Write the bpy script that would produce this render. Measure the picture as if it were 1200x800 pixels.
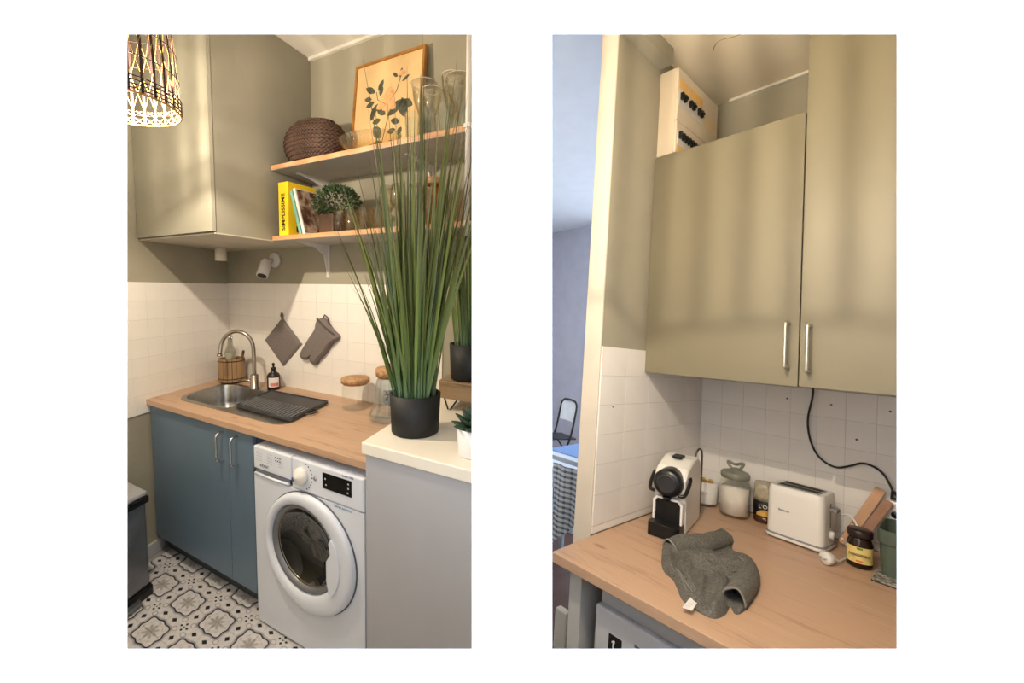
import bpy, bmesh, math, random
from mathutils import Matrix, Vector
from mathutils.geometry import tessellate_polygon

random.seed(7)
PI = math.pi
for o in list(bpy.data.objects):
    bpy.data.objects.remove(o)
scene = bpy.context.scene
COL = scene.collection

# ------------------------------------------------------------------ camera
EYE = Vector((0.0, 0.0, 1.534))
cam_data = bpy.data.cameras.new('camera')
cam = bpy.data.objects.new('camera', cam_data)
COL.objects.link(cam)
cam.location = EYE
cam.rotation_euler = (PI / 2, 0, 0)
cam_data.sensor_fit = 'HORIZONTAL'
cam_data.sensor_width = 36.0
cam_data.lens = 491.0 / 1200.0 * 36.0
cam_data.shift_x = 50.0 / 1200.0
cam_data.shift_y = -20.0 / 1200.0
cam_data.clip_start = 0.02
scene.camera = cam

# ------------------------------------------------------------------ world and exposure
world = bpy.data.worlds.new('white_daylight')
scene.world = world
world.use_nodes = True
_bg = world.node_tree.nodes['Background']
_bg.inputs[0].default_value = (0.80, 0.91, 1.08, 1)
_bg.inputs[1].default_value = 3.3
scene.view_settings.view_transform = 'Standard'
scene.view_settings.look = 'None'
scene.view_settings.exposure = 0.0
scene.view_settings.gamma = 1.0
scene.view_settings.use_curve_mapping = False
LAMP_LEFT_W = 58.0
LAMP_RIGHT_W = 40.0
LAMP_COLOR = (1.0, 0.87, 0.68)

# ------------------------------------------------------------------ room frames (rows: right, up, depth as the camera sees the rooms)
RL = ((0.87054, 0.49189, 0.01417), (0.05342, -0.06584, -0.99640), (-0.48918, 0.86816, -0.08359))
CL = Vector((2.7452, -1.7308, 1.534))
RR = ((0.62500, 0.77711, 0.07400), (0.00327, 0.09219, -0.99574), (-0.78062, 0.62258, 0.05508))
CR = Vector((0.9003, -2.2084, 1.534))


def frame(R, C):
    m = Matrix((R[0], R[2], tuple(-v for v in R[1])))
    m = m.to_quaternion().to_matrix()
    t = EYE - m @ C
    return Matrix.Translation(t) @ m.to_4x4()


FRAMES = {'L': frame(RL, CL), 'R': frame(RR, CR), 'W': Matrix.Identity(4)}
ROOM = ['W']
TOPS = []


# ------------------------------------------------------------------ materials
def lin(c):
    out = []
    for v in c[:3]:
        v = v / 255.0
        out.append(v / 12.92 if v <= 0.04045 else ((v + 0.055) / 1.055) ** 2.4)
    return (*out, 1.0)


MATS = {}


class S:
    """a socket with arithmetic"""
    def __init__(self, nt, sock):
        self.nt, self.s = nt, sock

    def _m(self, op, b=None, c=None, rev=False):
        n = self.nt.nodes.new('ShaderNodeMath')
        n.operation = op
        args = [self, b, c]
        if rev:
            args = [b, self, c]
        for i, a in enumerate(args):
            if a is None:
                continue
            if isinstance(a, S):
                self.nt.links.new(a.s, n.inputs[i])
            else:
                n.inputs[i].default_value = a
        return S(self.nt, n.outputs[0])

    def __add__(s, b): return s._m('ADD', b)
    __radd__ = __add__
    def __sub__(s, b): return s._m('SUBTRACT', b)
    def __rsub__(s, b): return s._m('SUBTRACT', b, rev=True)
    def __mul__(s, b): return s._m('MULTIPLY', b)
    __rmul__ = __mul__
    def __truediv__(s, b): return s._m('DIVIDE', b)
    def abs(s): return s._m('ABSOLUTE')
    def sqrt(s): return s._m('SQRT')
    def sin(s): return s._m('SINE')
    def cos(s): return s._m('COSINE')
    def lt(s, b): return s._m('LESS_THAN', b)
    def gt(s, b): return s._m('GREATER_THAN', b)
    def min(s, b): return s._m('MINIMUM', b)
    def max(s, b): return s._m('MAXIMUM', b)
    def atan2(s, b): return s._m('ARCTAN2', b)
    def fract(s): return s._m('FRACT')

    def smooth(s, a, b):
        n = s.nt.nodes.new('ShaderNodeMapRange')
        n.interpolation_type = 'SMOOTHSTEP'
        s.nt.links.new(s.s, n.inputs[0])
        n.inputs[1].default_value = a
        n.inputs[2].default_value = b
        return S(s.nt, n.outputs[0])


def new_mat(name):
    m = bpy.data.materials.new(name)
    m.use_nodes = True
    nt = m.node_tree
    return m, nt, nt.nodes['Principled BSDF']


def texco(nt, kind='Object', scale=(1, 1, 1), rot=(0, 0, 0)):
    tc = nt.nodes.new('ShaderNodeTexCoord')
    mp = nt.nodes.new('ShaderNodeMapping')
    mp.inputs['Scale'].default_value = scale
    mp.inputs['Rotation'].default_value = rot
    nt.links.new(tc.outputs[kind], mp.inputs[0])
    return mp.outputs[0]


def noise(nt, vec, scale=5, detail=3, rough=0.5):
    n = nt.nodes.new('ShaderNodeTexNoise')
    n.inputs['Scale'].default_value = scale
    n.inputs['Detail'].default_value = detail
    n.inputs['Roughness'].default_value = rough
    nt.links.new(vec, n.inputs['Vector'])
    return S(nt, n.outputs[0])


def ramp(nt, fac, stops):
    r = nt.nodes.new('ShaderNodeValToRGB')
    e = r.color_ramp.elements
    while len(e) < len(stops):
        e.new(0.5)
    for i, (p, c) in enumerate(stops):
        e[i].position = p
        e[i].color = lin(c)
    nt.links.new(fac.s if isinstance(fac, S) else fac, r.inputs[0])
    return r.outputs[0]


def mixc(nt, fac, a, b):
    n = nt.nodes.new('ShaderNodeMix')
    n.data_type = 'RGBA'
    if isinstance(fac, S):
        nt.links.new(fac.s, n.inputs[0])
    else:
        n.inputs[0].default_value = fac
    for i, v in ((6, a), (7, b)):
        if isinstance(v, tuple):
            n.inputs[i].default_value = lin(v)
        else:
            nt.links.new(v, n.inputs[i])
    return n.outputs[2]


def bump(nt, bsdf, height, strength=0.3, dist=0.01):
    b = nt.nodes.new('ShaderNodeBump')
    b.inputs['Strength'].default_value = strength
    b.inputs['Distance'].default_value = dist
    nt.links.new(height.s if isinstance(height, S) else height, b.inputs['Height'])
    nt.links.new(b.outputs[0], bsdf.inputs['Normal'])


def plain(name, col, rough=0.5, metal=0.0, var=0.04, vscale=6, bmp=0.0, bscale=60, **kw):
    if name in MATS:
        return MATS[name]
    m, nt, b = new_mat(name)
    v = texco(nt)
    f = noise(nt, v, vscale, 3)
    lo = tuple(max(0, c * (1 - var)) for c in col)
    hi = tuple(min(255, c * (1 + var)) for c in col)
    nt.links.new(ramp(nt, f, [(0.3, lo), (0.7, hi)]), b.inputs['Base Color'])
    b.inputs['Roughness'].default_value = rough
    b.inputs['Metallic'].default_value = metal
    if bmp:
        bump(nt, b, noise(nt, v, bscale, 4), bmp, 0.004)
    for k, val in kw.items():
        b.inputs[k.replace('_', ' ')].default_value = val
    MATS[name] = m
    return m


def glass(name, tint=(248, 251, 250), amount=0.16, k=0.5):
    if name in MATS:
        return MATS[name]
    m = bpy.data.materials.new(name)
    m.use_nodes = True
    nt = m.node_tree
    nt.nodes.clear()
    out = nt.nodes.new('ShaderNodeOutputMaterial')
    tr = nt.nodes.new('ShaderNodeBsdfTransparent')
    gl = nt.nodes.new('ShaderNodeBsdfGlossy')
    mx = nt.nodes.new('ShaderNodeMixShader')
    lw = nt.nodes.new('ShaderNodeLayerWeight')
    lw.inputs[0].default_value = amount
    tr.inputs[0].default_value = lin(tint)
    gl.inputs[0].default_value = (0.9, 0.92, 0.92, 1)
    gl.inputs[1].default_value = 0.04
    f = S(nt, lw.outputs['Facing']) * k + 0.02
    nt.links.new(f.s, mx.inputs[0])
    nt.links.new(tr.outputs[0], mx.inputs[1])
    nt.links.new(gl.outputs[0], mx.inputs[2])
    nt.links.new(mx.outputs[0], out.inputs[0])
    MATS[name] = m
    return m


def oak(name, a=(192, 158, 130), b=(154, 118, 92), c=(210, 180, 152), axis=0, rough=0.42, knots=True):
    if name in MATS:
        return MATS[name]
    m, nt, bs = new_mat(name)
    sc = [9, 9, 9]
    sc[axis] = 0.9
    v = texco(nt, 'Object', tuple(sc))
    n1 = noise(nt, v, 2.2, 6, 0.62)
    v2 = texco(nt, 'Object', tuple(6 * s for s in sc))
    n2 = noise(nt, v2, 2.0, 4, 0.6)
    f = n1 * 0.72 + n2 * 0.28
    colr = ramp(nt, f, [(0.30, b), (0.47, a), (0.56, a), (0.74, c)])
    if knots:
        sk = [5, 5, 5]
        sk[axis] = 2.2
        vk = texco(nt, 'Object', tuple(sk))
        w = nt.nodes.new('ShaderNodeTexVoronoi')
        w.inputs['Scale'].default_value = 1.3
        nt.links.new(vk, w.inputs['Vector'])
        d = S(nt, w.outputs['Distance'])
        k = 1 - d.smooth(0.02, 0.10)
        colr = mixc(nt, k * 0.55, colr, (110, 72, 48))
    nt.links.new(colr, bs.inputs['Base Color'])
    bs.inputs['Roughness'].default_value = rough
    bump(nt, bs, n2, 0.08, 0.002)
    MATS[name] = m
    return m


def weave(name, a, b, su=60, sv=60, rough=0.75, bmp=0.6):
    if name in MATS:
        return MATS[name]
    m, nt, bs = new_mat(name)
    tc = nt.nodes.new('ShaderNodeTexCoord')
    sp = nt.nodes.new('ShaderNodeSeparateXYZ')
    nt.links.new(tc.outputs['Object'], sp.inputs[0])
    x, y, z = (S(nt, sp.outputs[i]) for i in range(3))
    ang = y.atan2(x)
    w = (ang * su).sin() * (z * sv * 6.28).sin()
    f = w * 0.5 + 0.5
    n = noise(nt, tc.outputs['Object'], 30, 3)
    f2 = f * 0.65 + n * 0.5
    nt.links.new(ramp(nt, f2, [(0.25, b), (0.75, a)]), bs.inputs['Base Color'])
    bs.inputs['Roughness'].default_value = rough
    bump(nt, bs, f, bmp, 0.004)
    MATS[name] = m
    return m


def fabric(name, col, scale=900, var=0.12, bmp=0.5):
    if name in MATS:
        return MATS[name]
    m, nt, bs = new_mat(name)
    v = texco(nt)
    w1 = nt.nodes.new('ShaderNodeTexWave')
    w1.inputs['Scale'].default_value = scale / 6
    w1.bands_direction = 'X'
    nt.links.new(v, w1.inputs[0])
    w2 = nt.nodes.new('ShaderNodeTexWave')
    w2.inputs['Scale'].default_value = scale / 6
    w2.bands_direction = 'Z'
    nt.links.new(v, w2.inputs[0])
    n = noise(nt, v, 120, 4, 0.7)
    f = n * 0.6 + (S(nt, w1.outputs[0]) + S(nt, w2.outputs[0])) * 0.2
    lo = tuple(c * (1 - var) for c in col)
    hi = tuple(min(255, c * (1 + var)) for c in col)
    nt.links.new(ramp(nt, f, [(0.25, lo), (0.75, hi)]), bs.inputs['Base Color'])
    bs.inputs['Roughness'].default_value = 0.95
    bump(nt, bs, f, bmp, 0.003)
    MATS[name] = m
    return m


# ------------------------------------------------------------------ geometry
class G:
    def __init__(self):
        self.v, self.f, self.sm = [], [], []

    def _add(self, vs, fs, smooth=False):
        k = len(self.v)
        self.v += [tuple(p) for p in vs]
        for f in fs:
            self.f.append(tuple(i + k for i in f))
            self.sm.append(smooth)
        return self

    def box(self, x0, y0, z0, x1, y1, z1):
        if x0 > x1: x0, x1 = x1, x0
        if y0 > y1: y0, y1 = y1, y0
        if z0 > z1: z0, z1 = z1, z0
        vs = [(x0, y0, z0), (x1, y0, z0), (x1, y1, z0), (x0, y1, z0), (x0, y0, z1), (x1, y0, z1), (x1, y1, z1), (x0, y1, z1)]
        return self._add(vs, [(0, 3, 2, 1), (4, 5, 6, 7), (0, 1, 5, 4), (1, 2, 6, 5), (2, 3, 7, 6), (3, 0, 4, 7)])

    def obox(self, c, sx, sy, sz, rot=None):
        """box centred on c, rotated by a 3x3 matrix"""
        vs = []
        for dx, dy, dz in ((-1, -1, -1), (1, -1, -1), (1, 1, -1), (-1, 1, -1), (-1, -1, 1), (1, -1, 1), (1, 1, 1), (-1, 1, 1)):
            p = Vector((dx * sx / 2, dy * sy / 2, dz * sz / 2))
            if rot is not None:
                p = rot @ p
            vs.append(p + Vector(c))
        return self._add(vs, [(0, 3, 2, 1), (4, 5, 6, 7), (0, 1, 5, 4), (1, 2, 6, 5), (2, 3, 7, 6), (3, 0, 4, 7)])

    def prism(self, poly, a, b, axis='z', smooth=False):
        """2D polygon extruded from a to b along axis; poly given in the two other coordinates"""
        ar = sum(poly[i][0] * poly[(i + 1) % len(poly)][1] - poly[(i + 1) % len(poly)][0] * poly[i][1] for i in range(len(poly)))
        if ar < 0:
            poly = poly[::-1]
        def P(p, h):
            if axis == 'z': return (p[0], p[1], h)
            if axis == 'y': return (p[0], h, p[1])
            return (h, p[0], p[1])
        n = len(poly)
        vs = [P(p, a) for p in poly] + [P(p, b) for p in poly]
        k = len(self.v)
        tris = tessellate_polygon([[Vector((p[0], p[1], 0)) for p in poly]])
        self._add(vs, [tuple(reversed(t)) for t in tris] + [tuple(i + n for i in t) for t in tris])
        self.v = self.v  # shared verts
        for i in range(n):
            j = (i + 1) % n
            self.f.append((k + i, k + j, k + n + j, k + n + i))
            self.sm.append(smooth)
        return self

    def ringplate(self, outer, inner, z0, z1):
        """flat plate with a hole"""
        lo = [Vector((p[0], p[1], 0)) for p in outer]
        li = [Vector((p[0], p[1], 0)) for p in inner]
        tris = tessellate_polygon([lo, li])
        pts = list(outer) + list(inner)
        n = len(pts)
        k = len(self.v)
        self._add([(p[0], p[1], z0) for p in pts] + [(p[0], p[1], z1) for p in pts], [tuple(t) for t in tris] + [tuple(i + n for i in t) for t in tris])
        for base, cnt in ((0, len(outer)), (len(outer), len(inner))):
            for i in range(cnt):
                j = (i + 1) % cnt
                self.f.append((k + base + i, k + base + j, k + n + base + j, k + n + base + i))
                self.sm.append(False)
        return self

    def lathe(self, prof, n=32, c=(0, 0, 0), sx=1, sy=1, axis='z', smooth=True, mod=None):
        vs, fs = [], []
        for (r, z) in prof:
            for i in range(n):
                a = 2 * PI * i / n
                rr = r * (mod(a, z) if mod else 1)
                x, y = rr * math.cos(a) * sx, rr * math.sin(a) * sy
                if axis == 'z': p = (x, y, z)
                elif axis == 'y': p = (x, z, y)
                else: p = (z, x, y)
                vs.append((p[0] + c[0], p[1] + c[1], p[2] + c[2]))
        m = len(prof)
        for j in range(m - 1):
            for i in range(n):
                i2 = (i + 1) % n
                q = (j * n + i, j * n + i2, (j + 1) * n + i2, (j + 1) * n + i)
                if axis == 'y': q = q[::-1]
                fs.append(q)
        self._add(vs, fs, smooth)
        k = len(self.v) - len(vs)
        for j, flip in ((0, True), (m - 1, False)):
            if prof[j][0] > 1e-6 and prof[j][0] < 1e3:
                f = [k + j * n + i for i in range(n)]
                if flip != (axis == 'y'):
                    f = f[::-1]
                self.f.append(tuple(f))
                self.sm.append(False)
        return self

    def shell(self, prof, n=32, c=(0, 0, 0), sx=1, sy=1, mod=None):
        """open surface of revolution (no caps)"""
        k = len(self.f)
        self.lathe(prof, n, c, sx, sy, 'z', True, mod)
        keep = [(f, s) for f, s in zip(self.f[k:], self.sm[k:]) if len(f) == 4]
        self.f[k:] = [f for f, s in keep]
        self.sm[k:] = [s for f, s in keep]
        return self

    def tube(self, pts, r, n=8, flat=1.0):
        pts = [Vector(p) for p in pts]
        rs = r if isinstance(r, (list, tuple)) else [r] * len(pts)
        vs, fs = [], []
        prev = None
        for i, p in enumerate(pts):
            d = (pts[min(i + 1, len(pts) - 1)] - pts[max(i - 1, 0)])
            d.normalize()
            if prev is None:
                up = Vector((0, 0, 1)) if abs(d.z) < 0.9 else Vector((1, 0, 0))
            else:
                up = prev
            s = d.cross(up)
            s.normalize()
            u = s.cross(d)
            u.normalize()
            prev = u
            for k in range(n):
                a = 2 * PI * k / n
                vs.append(p + s * (rs[i] * math.cos(a)) + u * (rs[i] * flat * math.sin(a)))
        m = len(pts)
        for j in range(m - 1):
            for k in range(n):
                k2 = (k + 1) % n
                fs.append((j * n + k, j * n + k2, (j + 1) * n + k2, (j + 1) * n + k))
        self._add(vs, fs, True)
        b = len(self.v) - len(vs)
        self.f.append(tuple(b + i for i in range(n))[::-1]); self.sm.append(False)
        self.f.append(tuple(b + (m - 1) * n + i for i in range(n))); self.sm.append(False)
        return self

    def strip(self, pts, widths, side, thick=0.0):
        """ribbon along pts; side vector per point or one"""
        vs, fs = [], []
        for i, p in enumerate(pts):
            s = Vector(side[i] if isinstance(side, list) else side)
            p = Vector(p)
            w = widths[i] if isinstance(widths, (list, tuple)) else widths
            vs += [p - s * w / 2, p + s * w / 2]
        for i in range(len(pts) - 1):
            fs.append((2 * i, 2 * i + 1, 2 * i + 3, 2 * i + 2))
        return self._add(vs, fs, True)

    def grid(self, fn, nu, nv, smooth=True):
        vs = [fn(i / nu, j / nv) for j in range(nv + 1) for i in range(nu + 1)]
        fs = [(j * (nu + 1) + i, j * (nu + 1) + i + 1, (j + 1) * (nu + 1) + i + 1, (j + 1) * (nu + 1) + i) for j in range(nv) for i in range(nu)]
        return self._add(vs, fs, smooth)

    def mesh(self, name, mat):
        me = bpy.data.meshes.new(name)
        me.from_pydata([tuple(v) for v in self.v], [], self.f)
        me.polygons.foreach_set('use_smooth', self.sm)
        me.update()
        if mat:
            me.materials.append(mat)
        return me

    def build(self, name, mat, parent=None, loc=None, rot=None, bevel=0.0, seg=2, label=None):
        o = bpy.data.objects.new(name, self.mesh(name, mat))
        COL.objects.link(o)
        if parent is not None:
            o.parent = parent
        else:
            TOPS.append((o, ROOM[0]))
        if loc: o.location = loc
        if rot: o.rotation_euler = rot
        if bevel:
            bv = o.modifiers.new('bevel', 'BEVEL')
            bv.width = bevel
            bv.segments = seg
            bv.limit_method = 'ANGLE'
            bv.angle_limit = math.radians(40)
        if label: o['label'] = label
        return o


def put(name, me, parent, loc=(0, 0, 0), rot=(0, 0, 0), scale=(1, 1, 1)):
    o = bpy.data.objects.new(name, me)
    COL.objects.link(o)
    if parent is not None:
        o.parent = parent
    else:
        TOPS.append((o, ROOM[0]))
    o.location, o.rotation_euler, o.scale = loc, rot, scale
    return o


def tag(o, label, cat, group=None):
    o['label'] = label
    o['category'] = cat
    if group: o['group'] = group
    return o


def thing(name, label, cat, loc=(0, 0, 0), rz=0.0, group=None):
    o = bpy.data.objects.new(name, None)
    COL.objects.link(o)
    o.empty_display_size = 0.05
    o.location = loc
    o.rotation_euler = (0, 0, rz)
    TOPS.append((o, ROOM[0]))
    return tag(o, label, cat, group)


def struct(o, label=None):
    o['kind'] = 'structure'
    if label: o['label'] = label
    return o


def text(name, body, size, mat, parent, M, ext=0.0004, bold=0.0):
    cu = bpy.data.curves.new(name, 'FONT')
    cu.body = body
    cu.size = size
    cu.extrude = ext
    cu.offset = bold
    cu.align_x = 'CENTER'
    cu.align_y = 'CENTER'
    tmp = bpy.data.objects.new(name, cu)
    COL.objects.link(tmp)
    dg = bpy.context.evaluated_depsgraph_get()
    me = bpy.data.meshes.new_from_object(tmp.evaluated_get(dg))
    bpy.data.objects.remove(tmp)
    bpy.data.curves.remove(cu)
    me.materials.clear()
    me.materials.append(mat)
    o = bpy.data.objects.new(name, me)
    COL.objects.link(o)
    o.parent = parent
    o.matrix_local = M
    return o


def basis(x, y, o):
    """matrix whose x and y axes point along x, y with origin o"""
    x = Vector(x).normalized(); y = Vector(y).normalized(); z = x.cross(y)
    return Matrix(((x.x, y.x, z.x, o[0]), (x.y, y.y, z.y, o[1]), (x.z, y.z, z.z, o[2]), (0, 0, 0, 1)))


def rrect(x0, y0, x1, y1, r, n=6):
    pts = []
    for cx, cy, a0 in ((x1 - r, y1 - r, 0), (x0 + r, y1 - r, 90), (x0 + r, y0 + r, 180), (x1 - r, y0 + r, 270)):
        for i in range(n + 1):
            a = math.radians(a0 + 90 * i / n)
            pts.append((cx + r * math.cos(a), cy + r * math.sin(a)))
    return pts


def bez(pts, n=8):
    """Catmull-Rom through points"""
    pts = [Vector(p) for p in pts]
    out = []
    for i in range(len(pts) - 1):
        p0, p1, p2, p3 = pts[max(i - 1, 0)], pts[i], pts[i + 1], pts[min(i + 2, len(pts) - 1)]
        for k in range(n):
            t = k / n
            out.append(0.5 * ((2 * p1) + (p2 - p0) * t + (2 * p0 - 5 * p1 + 4 * p2 - p3) * t * t + (3 * p1 - p0 - 3 * p2 + p3) * t ** 3))
    out.append(pts[-1])
    return out


# ------------------------------------------------------------------ shared materials
PAINT = plain('grey_green_wall_paint', (156, 150, 132), 0.75, var=0.03, vscale=3, bmp=0.05, bscale=150)
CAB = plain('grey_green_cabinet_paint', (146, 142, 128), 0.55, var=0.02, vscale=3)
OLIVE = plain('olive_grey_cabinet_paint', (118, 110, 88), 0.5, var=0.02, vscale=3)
BASECAB = plain('blue_grey_cabinet_paint', (100, 121, 141), 0.42, var=0.02, vscale=3)
WHITEPAINT = plain('white_ceiling_paint', (226, 220, 208), 0.85, var=0.02, vscale=2)
TILE = plain('white_glazed_tile', (236, 231, 224), 0.28, var=0.015, vscale=5, bmp=0.03, bscale=12)
OAK = oak('oak_worktop')
SHELFOAK = oak('oak_shelf', (192, 144, 102), (170, 122, 84), (206, 162, 122), knots=False)
STEEL = plain('brushed_steel', (170, 168, 164), 0.28, 1.0, var=0.05, vscale=40)
NICKEL = plain('brushed_nickel', (168, 160, 150), 0.25, 1.0, var=0.03)
CHROME = plain('chrome', (210, 210, 212), 0.12, 1.0, var=0.02)
BLACK = plain('black_plastic', (13, 13, 14), 0.38, var=0.05)
BLACKPOT = plain('black_pot', (15, 15, 17), 0.6, var=0.05)
WHITE = plain('white_enamel', (226, 232, 244), 0.3, var=0.01)
WHITEPL = plain('white_plastic', (236, 232, 226), 0.32, var=0.01)
CORK = plain('cork', (176, 138, 98), 0.8, var=0.15, vscale=60, bmp=0.3)
GLASS = glass('clear_glass')
METALWHITE = plain('white_painted_metal', (214, 210, 206), 0.4, var=0.02)
INK = plain('black_ink', (20, 20, 20), 0.7, var=0.0)
GREYTXT = plain('grey_ink', (96, 98, 108), 0.6, var=0.0)


# ------------------------------------------------------------------ white page margins, built as an added front wall with two openings
ROOM[0] = 'W'
WY = 0.55
U = lambda u: (u - 550.0) / 491.0 * WY
Vz = lambda v: EYE.z + (380.0 - v) / 491.0 * WY


def page_margin_wall():
    xs = [-4.2, U(149), U(553), U(647), U(1051), 4.6]
    z0, z1 = Vz(760), Vz(40)
    zs = [-0.6, z0, z1, 4.6]
    g = G()
    hole = {(1, 1), (3, 1)}
    T = 0.07
    sp = 0.035
    bx = [-4.2, xs[1] - sp * 2.4, xs[2] + sp * 0.35, xs[3] - sp * 0.35, xs[4] + sp * 2.4, 4.6]
    bz = [-0.6, z0 - sp * 2.2, z1 + sp * 2.2, 4.6]
    for i in range(5):
        for j in range(3):
            if (i, j) in hole: continue
            g._add([(xs[i], WY, zs[j]), (xs[i + 1], WY, zs[j]), (xs[i + 1], WY, zs[j + 1]), (xs[i], WY, zs[j + 1])], [(0, 1, 2, 3)])
            g._add([(bx[i], WY + T, bz[j]), (bx[i + 1], WY + T, bz[j]), (bx[i + 1], WY + T, bz[j + 1]), (bx[i], WY + T, bz[j + 1])], [(3, 2, 1, 0)])
    for i, j in hole:
        f = [(xs[i], WY, zs[j]), (xs[i + 1], WY, zs[j]), (xs[i + 1], WY, zs[j + 1]), (xs[i], WY, zs[j + 1])]
        b = [(bx[i], WY + T, bz[j]), (bx[i + 1], WY + T, bz[j]), (bx[i + 1], WY + T, bz[j + 1]), (bx[i], WY + T, bz[j + 1])]
        for k in range(4):
            k2 = (k + 1) % 4
            g._add([f[k], b[k], b[k2], f[k2]], [(0, 1, 2, 3)])
    for a, b in (((-4.2, -0.6), (-4.2, 4.6)), ((-4.2, 4.6), (4.6, 4.6)), ((4.6, 4.6), (4.6, -0.6)), ((4.6, -0.6), (-4.2, -0.6))):
        g._add([(a[0], WY, a[1]), (b[0], WY, b[1]), (b[0], WY + T, b[1]), (a[0], WY + T, a[1])], [(0, 1, 2, 3)])
    return g.build('wall_page_margin', plain('page_margin_white', (250, 250, 250), 0.9, var=0.0))


struct(page_margin_wall(), 'white page margins built as an added wall with two tall rectangular openings')
CLIP = []


def clipped(o):
    CLIP.append(o)
    return o


# added unseen wall keeping the light of the two kitchens apart
g = G()
g.prism([(0.0633 + 0.0, 0.60), (0.0633 + 0.012, 0.60), (0.1018 * 9 + 0.02, 9.0), (0.1018 * 9 - 0.02, 9.0)], -0.6, 4.6)
struct(g.build('wall_light_divider', WHITEPAINT), 'added pale wall, out of view, keeping the light of the two kitchens apart')

# =================================================================== LEFT KITCHEN
ROOM[0] = 'L'
WN = Vector((0.9366, 0.3504, 0))           # inward normal of the slanting left wall
WT = Vector((0.3504, -0.9366, 0))          # along the left wall towards the viewer
W0 = Vector((-0.17, 0, 0))


def wallpt(t, n=0.0, z=0.0):
    return W0 + WT * t + WN * n + Vector((0, 0, z))


# floor: grout bed with printed tiles laid on a slightly skewed grid
FV1, FV2, F0 = (0.2434, 0.0), (0.0420, -0.1765), (0.2470, -0.6370)


def floor_tile_mat():
    m, nt, bs = new_mat('patterned_cement_tile')
    tc = nt.nodes.new('ShaderNodeTexCoord')
    sp = nt.nodes.new('ShaderNodeSeparateXYZ')
    nt.links.new(tc.outputs['Object'], sp.inputs[0])
    x, y = S(nt, sp.outputs[0]), S(nt, sp.outputs[1])
    v = y / FV2[1]
    u = (x - v * FV2[0]) / FV1[0]
    au, av = u.abs(), v.abs()
    # plaque centred on each corner
    cu, cv = 0.5 - au, 0.5 - av
    rc = (cu * cu + cv * cv).sqrt()
    th = cv.atan2(cu)
    r0 = 0.345 + (th * 4).cos() * -0.03 + ((th * 8).cos()) * 0.022
    d = rc - r0
    line = 1 - (d.abs()).smooth(0.010, 0.024)
    band = (d.gt(0.0)) * (1 - d.smooth(0.02, 0.085))
    # flower inside the plaque
    pet = ((th * 4).cos().abs() * 0.5 + 0.5) * 0.20
    flower = (1 - (rc - pet).smooth(-0.05, 0.03)) * 0.55
    dots = (1 - ((rc - 0.25).abs()).smooth(0.0, 0.03)) * ((th * 8).cos().gt(0.3)) * 0.35
    # black leaf diamonds on the axes
    def diamond(a, b, c, s):
        return 1 - ((a - c).abs() * 1.0 + b * 1.15).smooth(s * 0.8, s * 1.1)
    dm = diamond(au, av, 0.335, 0.075).max(diamond(av, au, 0.335, 0.075))
    # small cross at the centre
    cr = diamond(au, av, 0.085, 0.04).max(diamond(av, au, 0.085, 0.04))
    dot = 1 - ((u * u + v * v).sqrt()).smooth(0.012, 0.022)
    cr = cr.max(dot)
    # scrolls: four rings around the diagonals
    sx, sy = au - 0.145, av - 0.145
    rs = (sx * sx + sy * sy).sqrt()
    sc = (1 - ((rs - 0.058).abs()).smooth(0.004, 0.016)) * 0.6
    tcv = texco(nt)
    n = noise(nt, tcv, 35, 4, 0.7)
    base = ramp(nt, n, [(0.3, (196, 192, 192)), (0.7, (222, 220, 222))])
    c1 = mixc(nt, flower.max(dots), base, (132, 124, 116))
    c2 = mixc(nt, band * 0.75, c1, (118, 120, 134))
    c3 = mixc(nt, sc, c2, (104, 104, 112))
    c4 = mixc(nt, line, c3, (34, 33, 40))
    c5 = mixc(nt, dm.max(cr), c4, (22, 21, 26))
    nt.links.new(c5, bs.inputs['Base Color'])
    bs.inputs['Roughness'].default_value = 0.42
    return m


fl = G().box(-1.2, -3.2, -0.1, 4.4, 0.3, -0.004).build('floor', plain('grout_bed', (150, 148, 150), 0.9))
clipped(struct(fl, 'printed patterned floor tiles'))
a, b = 0.497, 0.497
tl = G().prism([(-FV1[0] * a - FV2[0] * b, -FV2[1] * b), (FV1[0] * a - FV2[0] * b, -FV2[1] * b), (FV1[0] * a + FV2[0] * b, FV2[1] * b), (-FV1[0] * a + FV2[0] * b, FV2[1] * b)], -0.004, 0.0).mesh('floor_tile', floor_tile_mat())
for j in range(-1, 4):
    for i in range(-3, 7):
        x = F0[0] + FV1[0] * i + FV2[0] * j
        y = F0[1] + FV1[1] * i + FV2[1] * j
        if x < -0.05 - 0.374 * (y + 0.25) or x > 1.9: continue
        put('floor_tile', tl, fl, (x, y, 0))

# left wall (slanting), back wall, ceiling
poly = [wallpt(-0.15)[:2], wallpt(3.2)[:2], wallpt(3.2, -0.12)[:2], wallpt(-0.15, -0.12)[:2]]
wl = struct(G().prism(poly, -0.1, 2.95).build('wall_left', PAINT), 'grey green wall with white tiles beside the sink')
clipped(wl)
wb = struct(G().box(-0.3, 0.0, -0.1, 4.4, 0.12, 2.95).build('wall_back', PAINT), 'grey green wall with white tiles behind the shelves')
clipped(wb)
clipped(struct(G().box(-1.2, -3.2, 2.83, 4.4, 0.12, 2.95).build('ceiling', WHITEPAINT), 'white ceiling'))
cv = struct(G().box(0.7, -0.018, 2.815, 4.2, 0.0, 2.83).build('trim_1', WHITEPAINT), 'thin white cornice under the ceiling')
clipped(cv)
# baseboard on the left wall
poly = [wallpt(0.60, 0.0)[:2], wallpt(2.4, 0.0)[:2], wallpt(2.4, 0.015)[:2], wallpt(0.60, 0.015)[:2]]
clipped(struct(G().prism(poly, 0.0, 0.07).build('baseboard_left', plain('grey_skirting', (178, 180, 182), 0.5)), 'pale grey baseboard beside the bin'))

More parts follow.
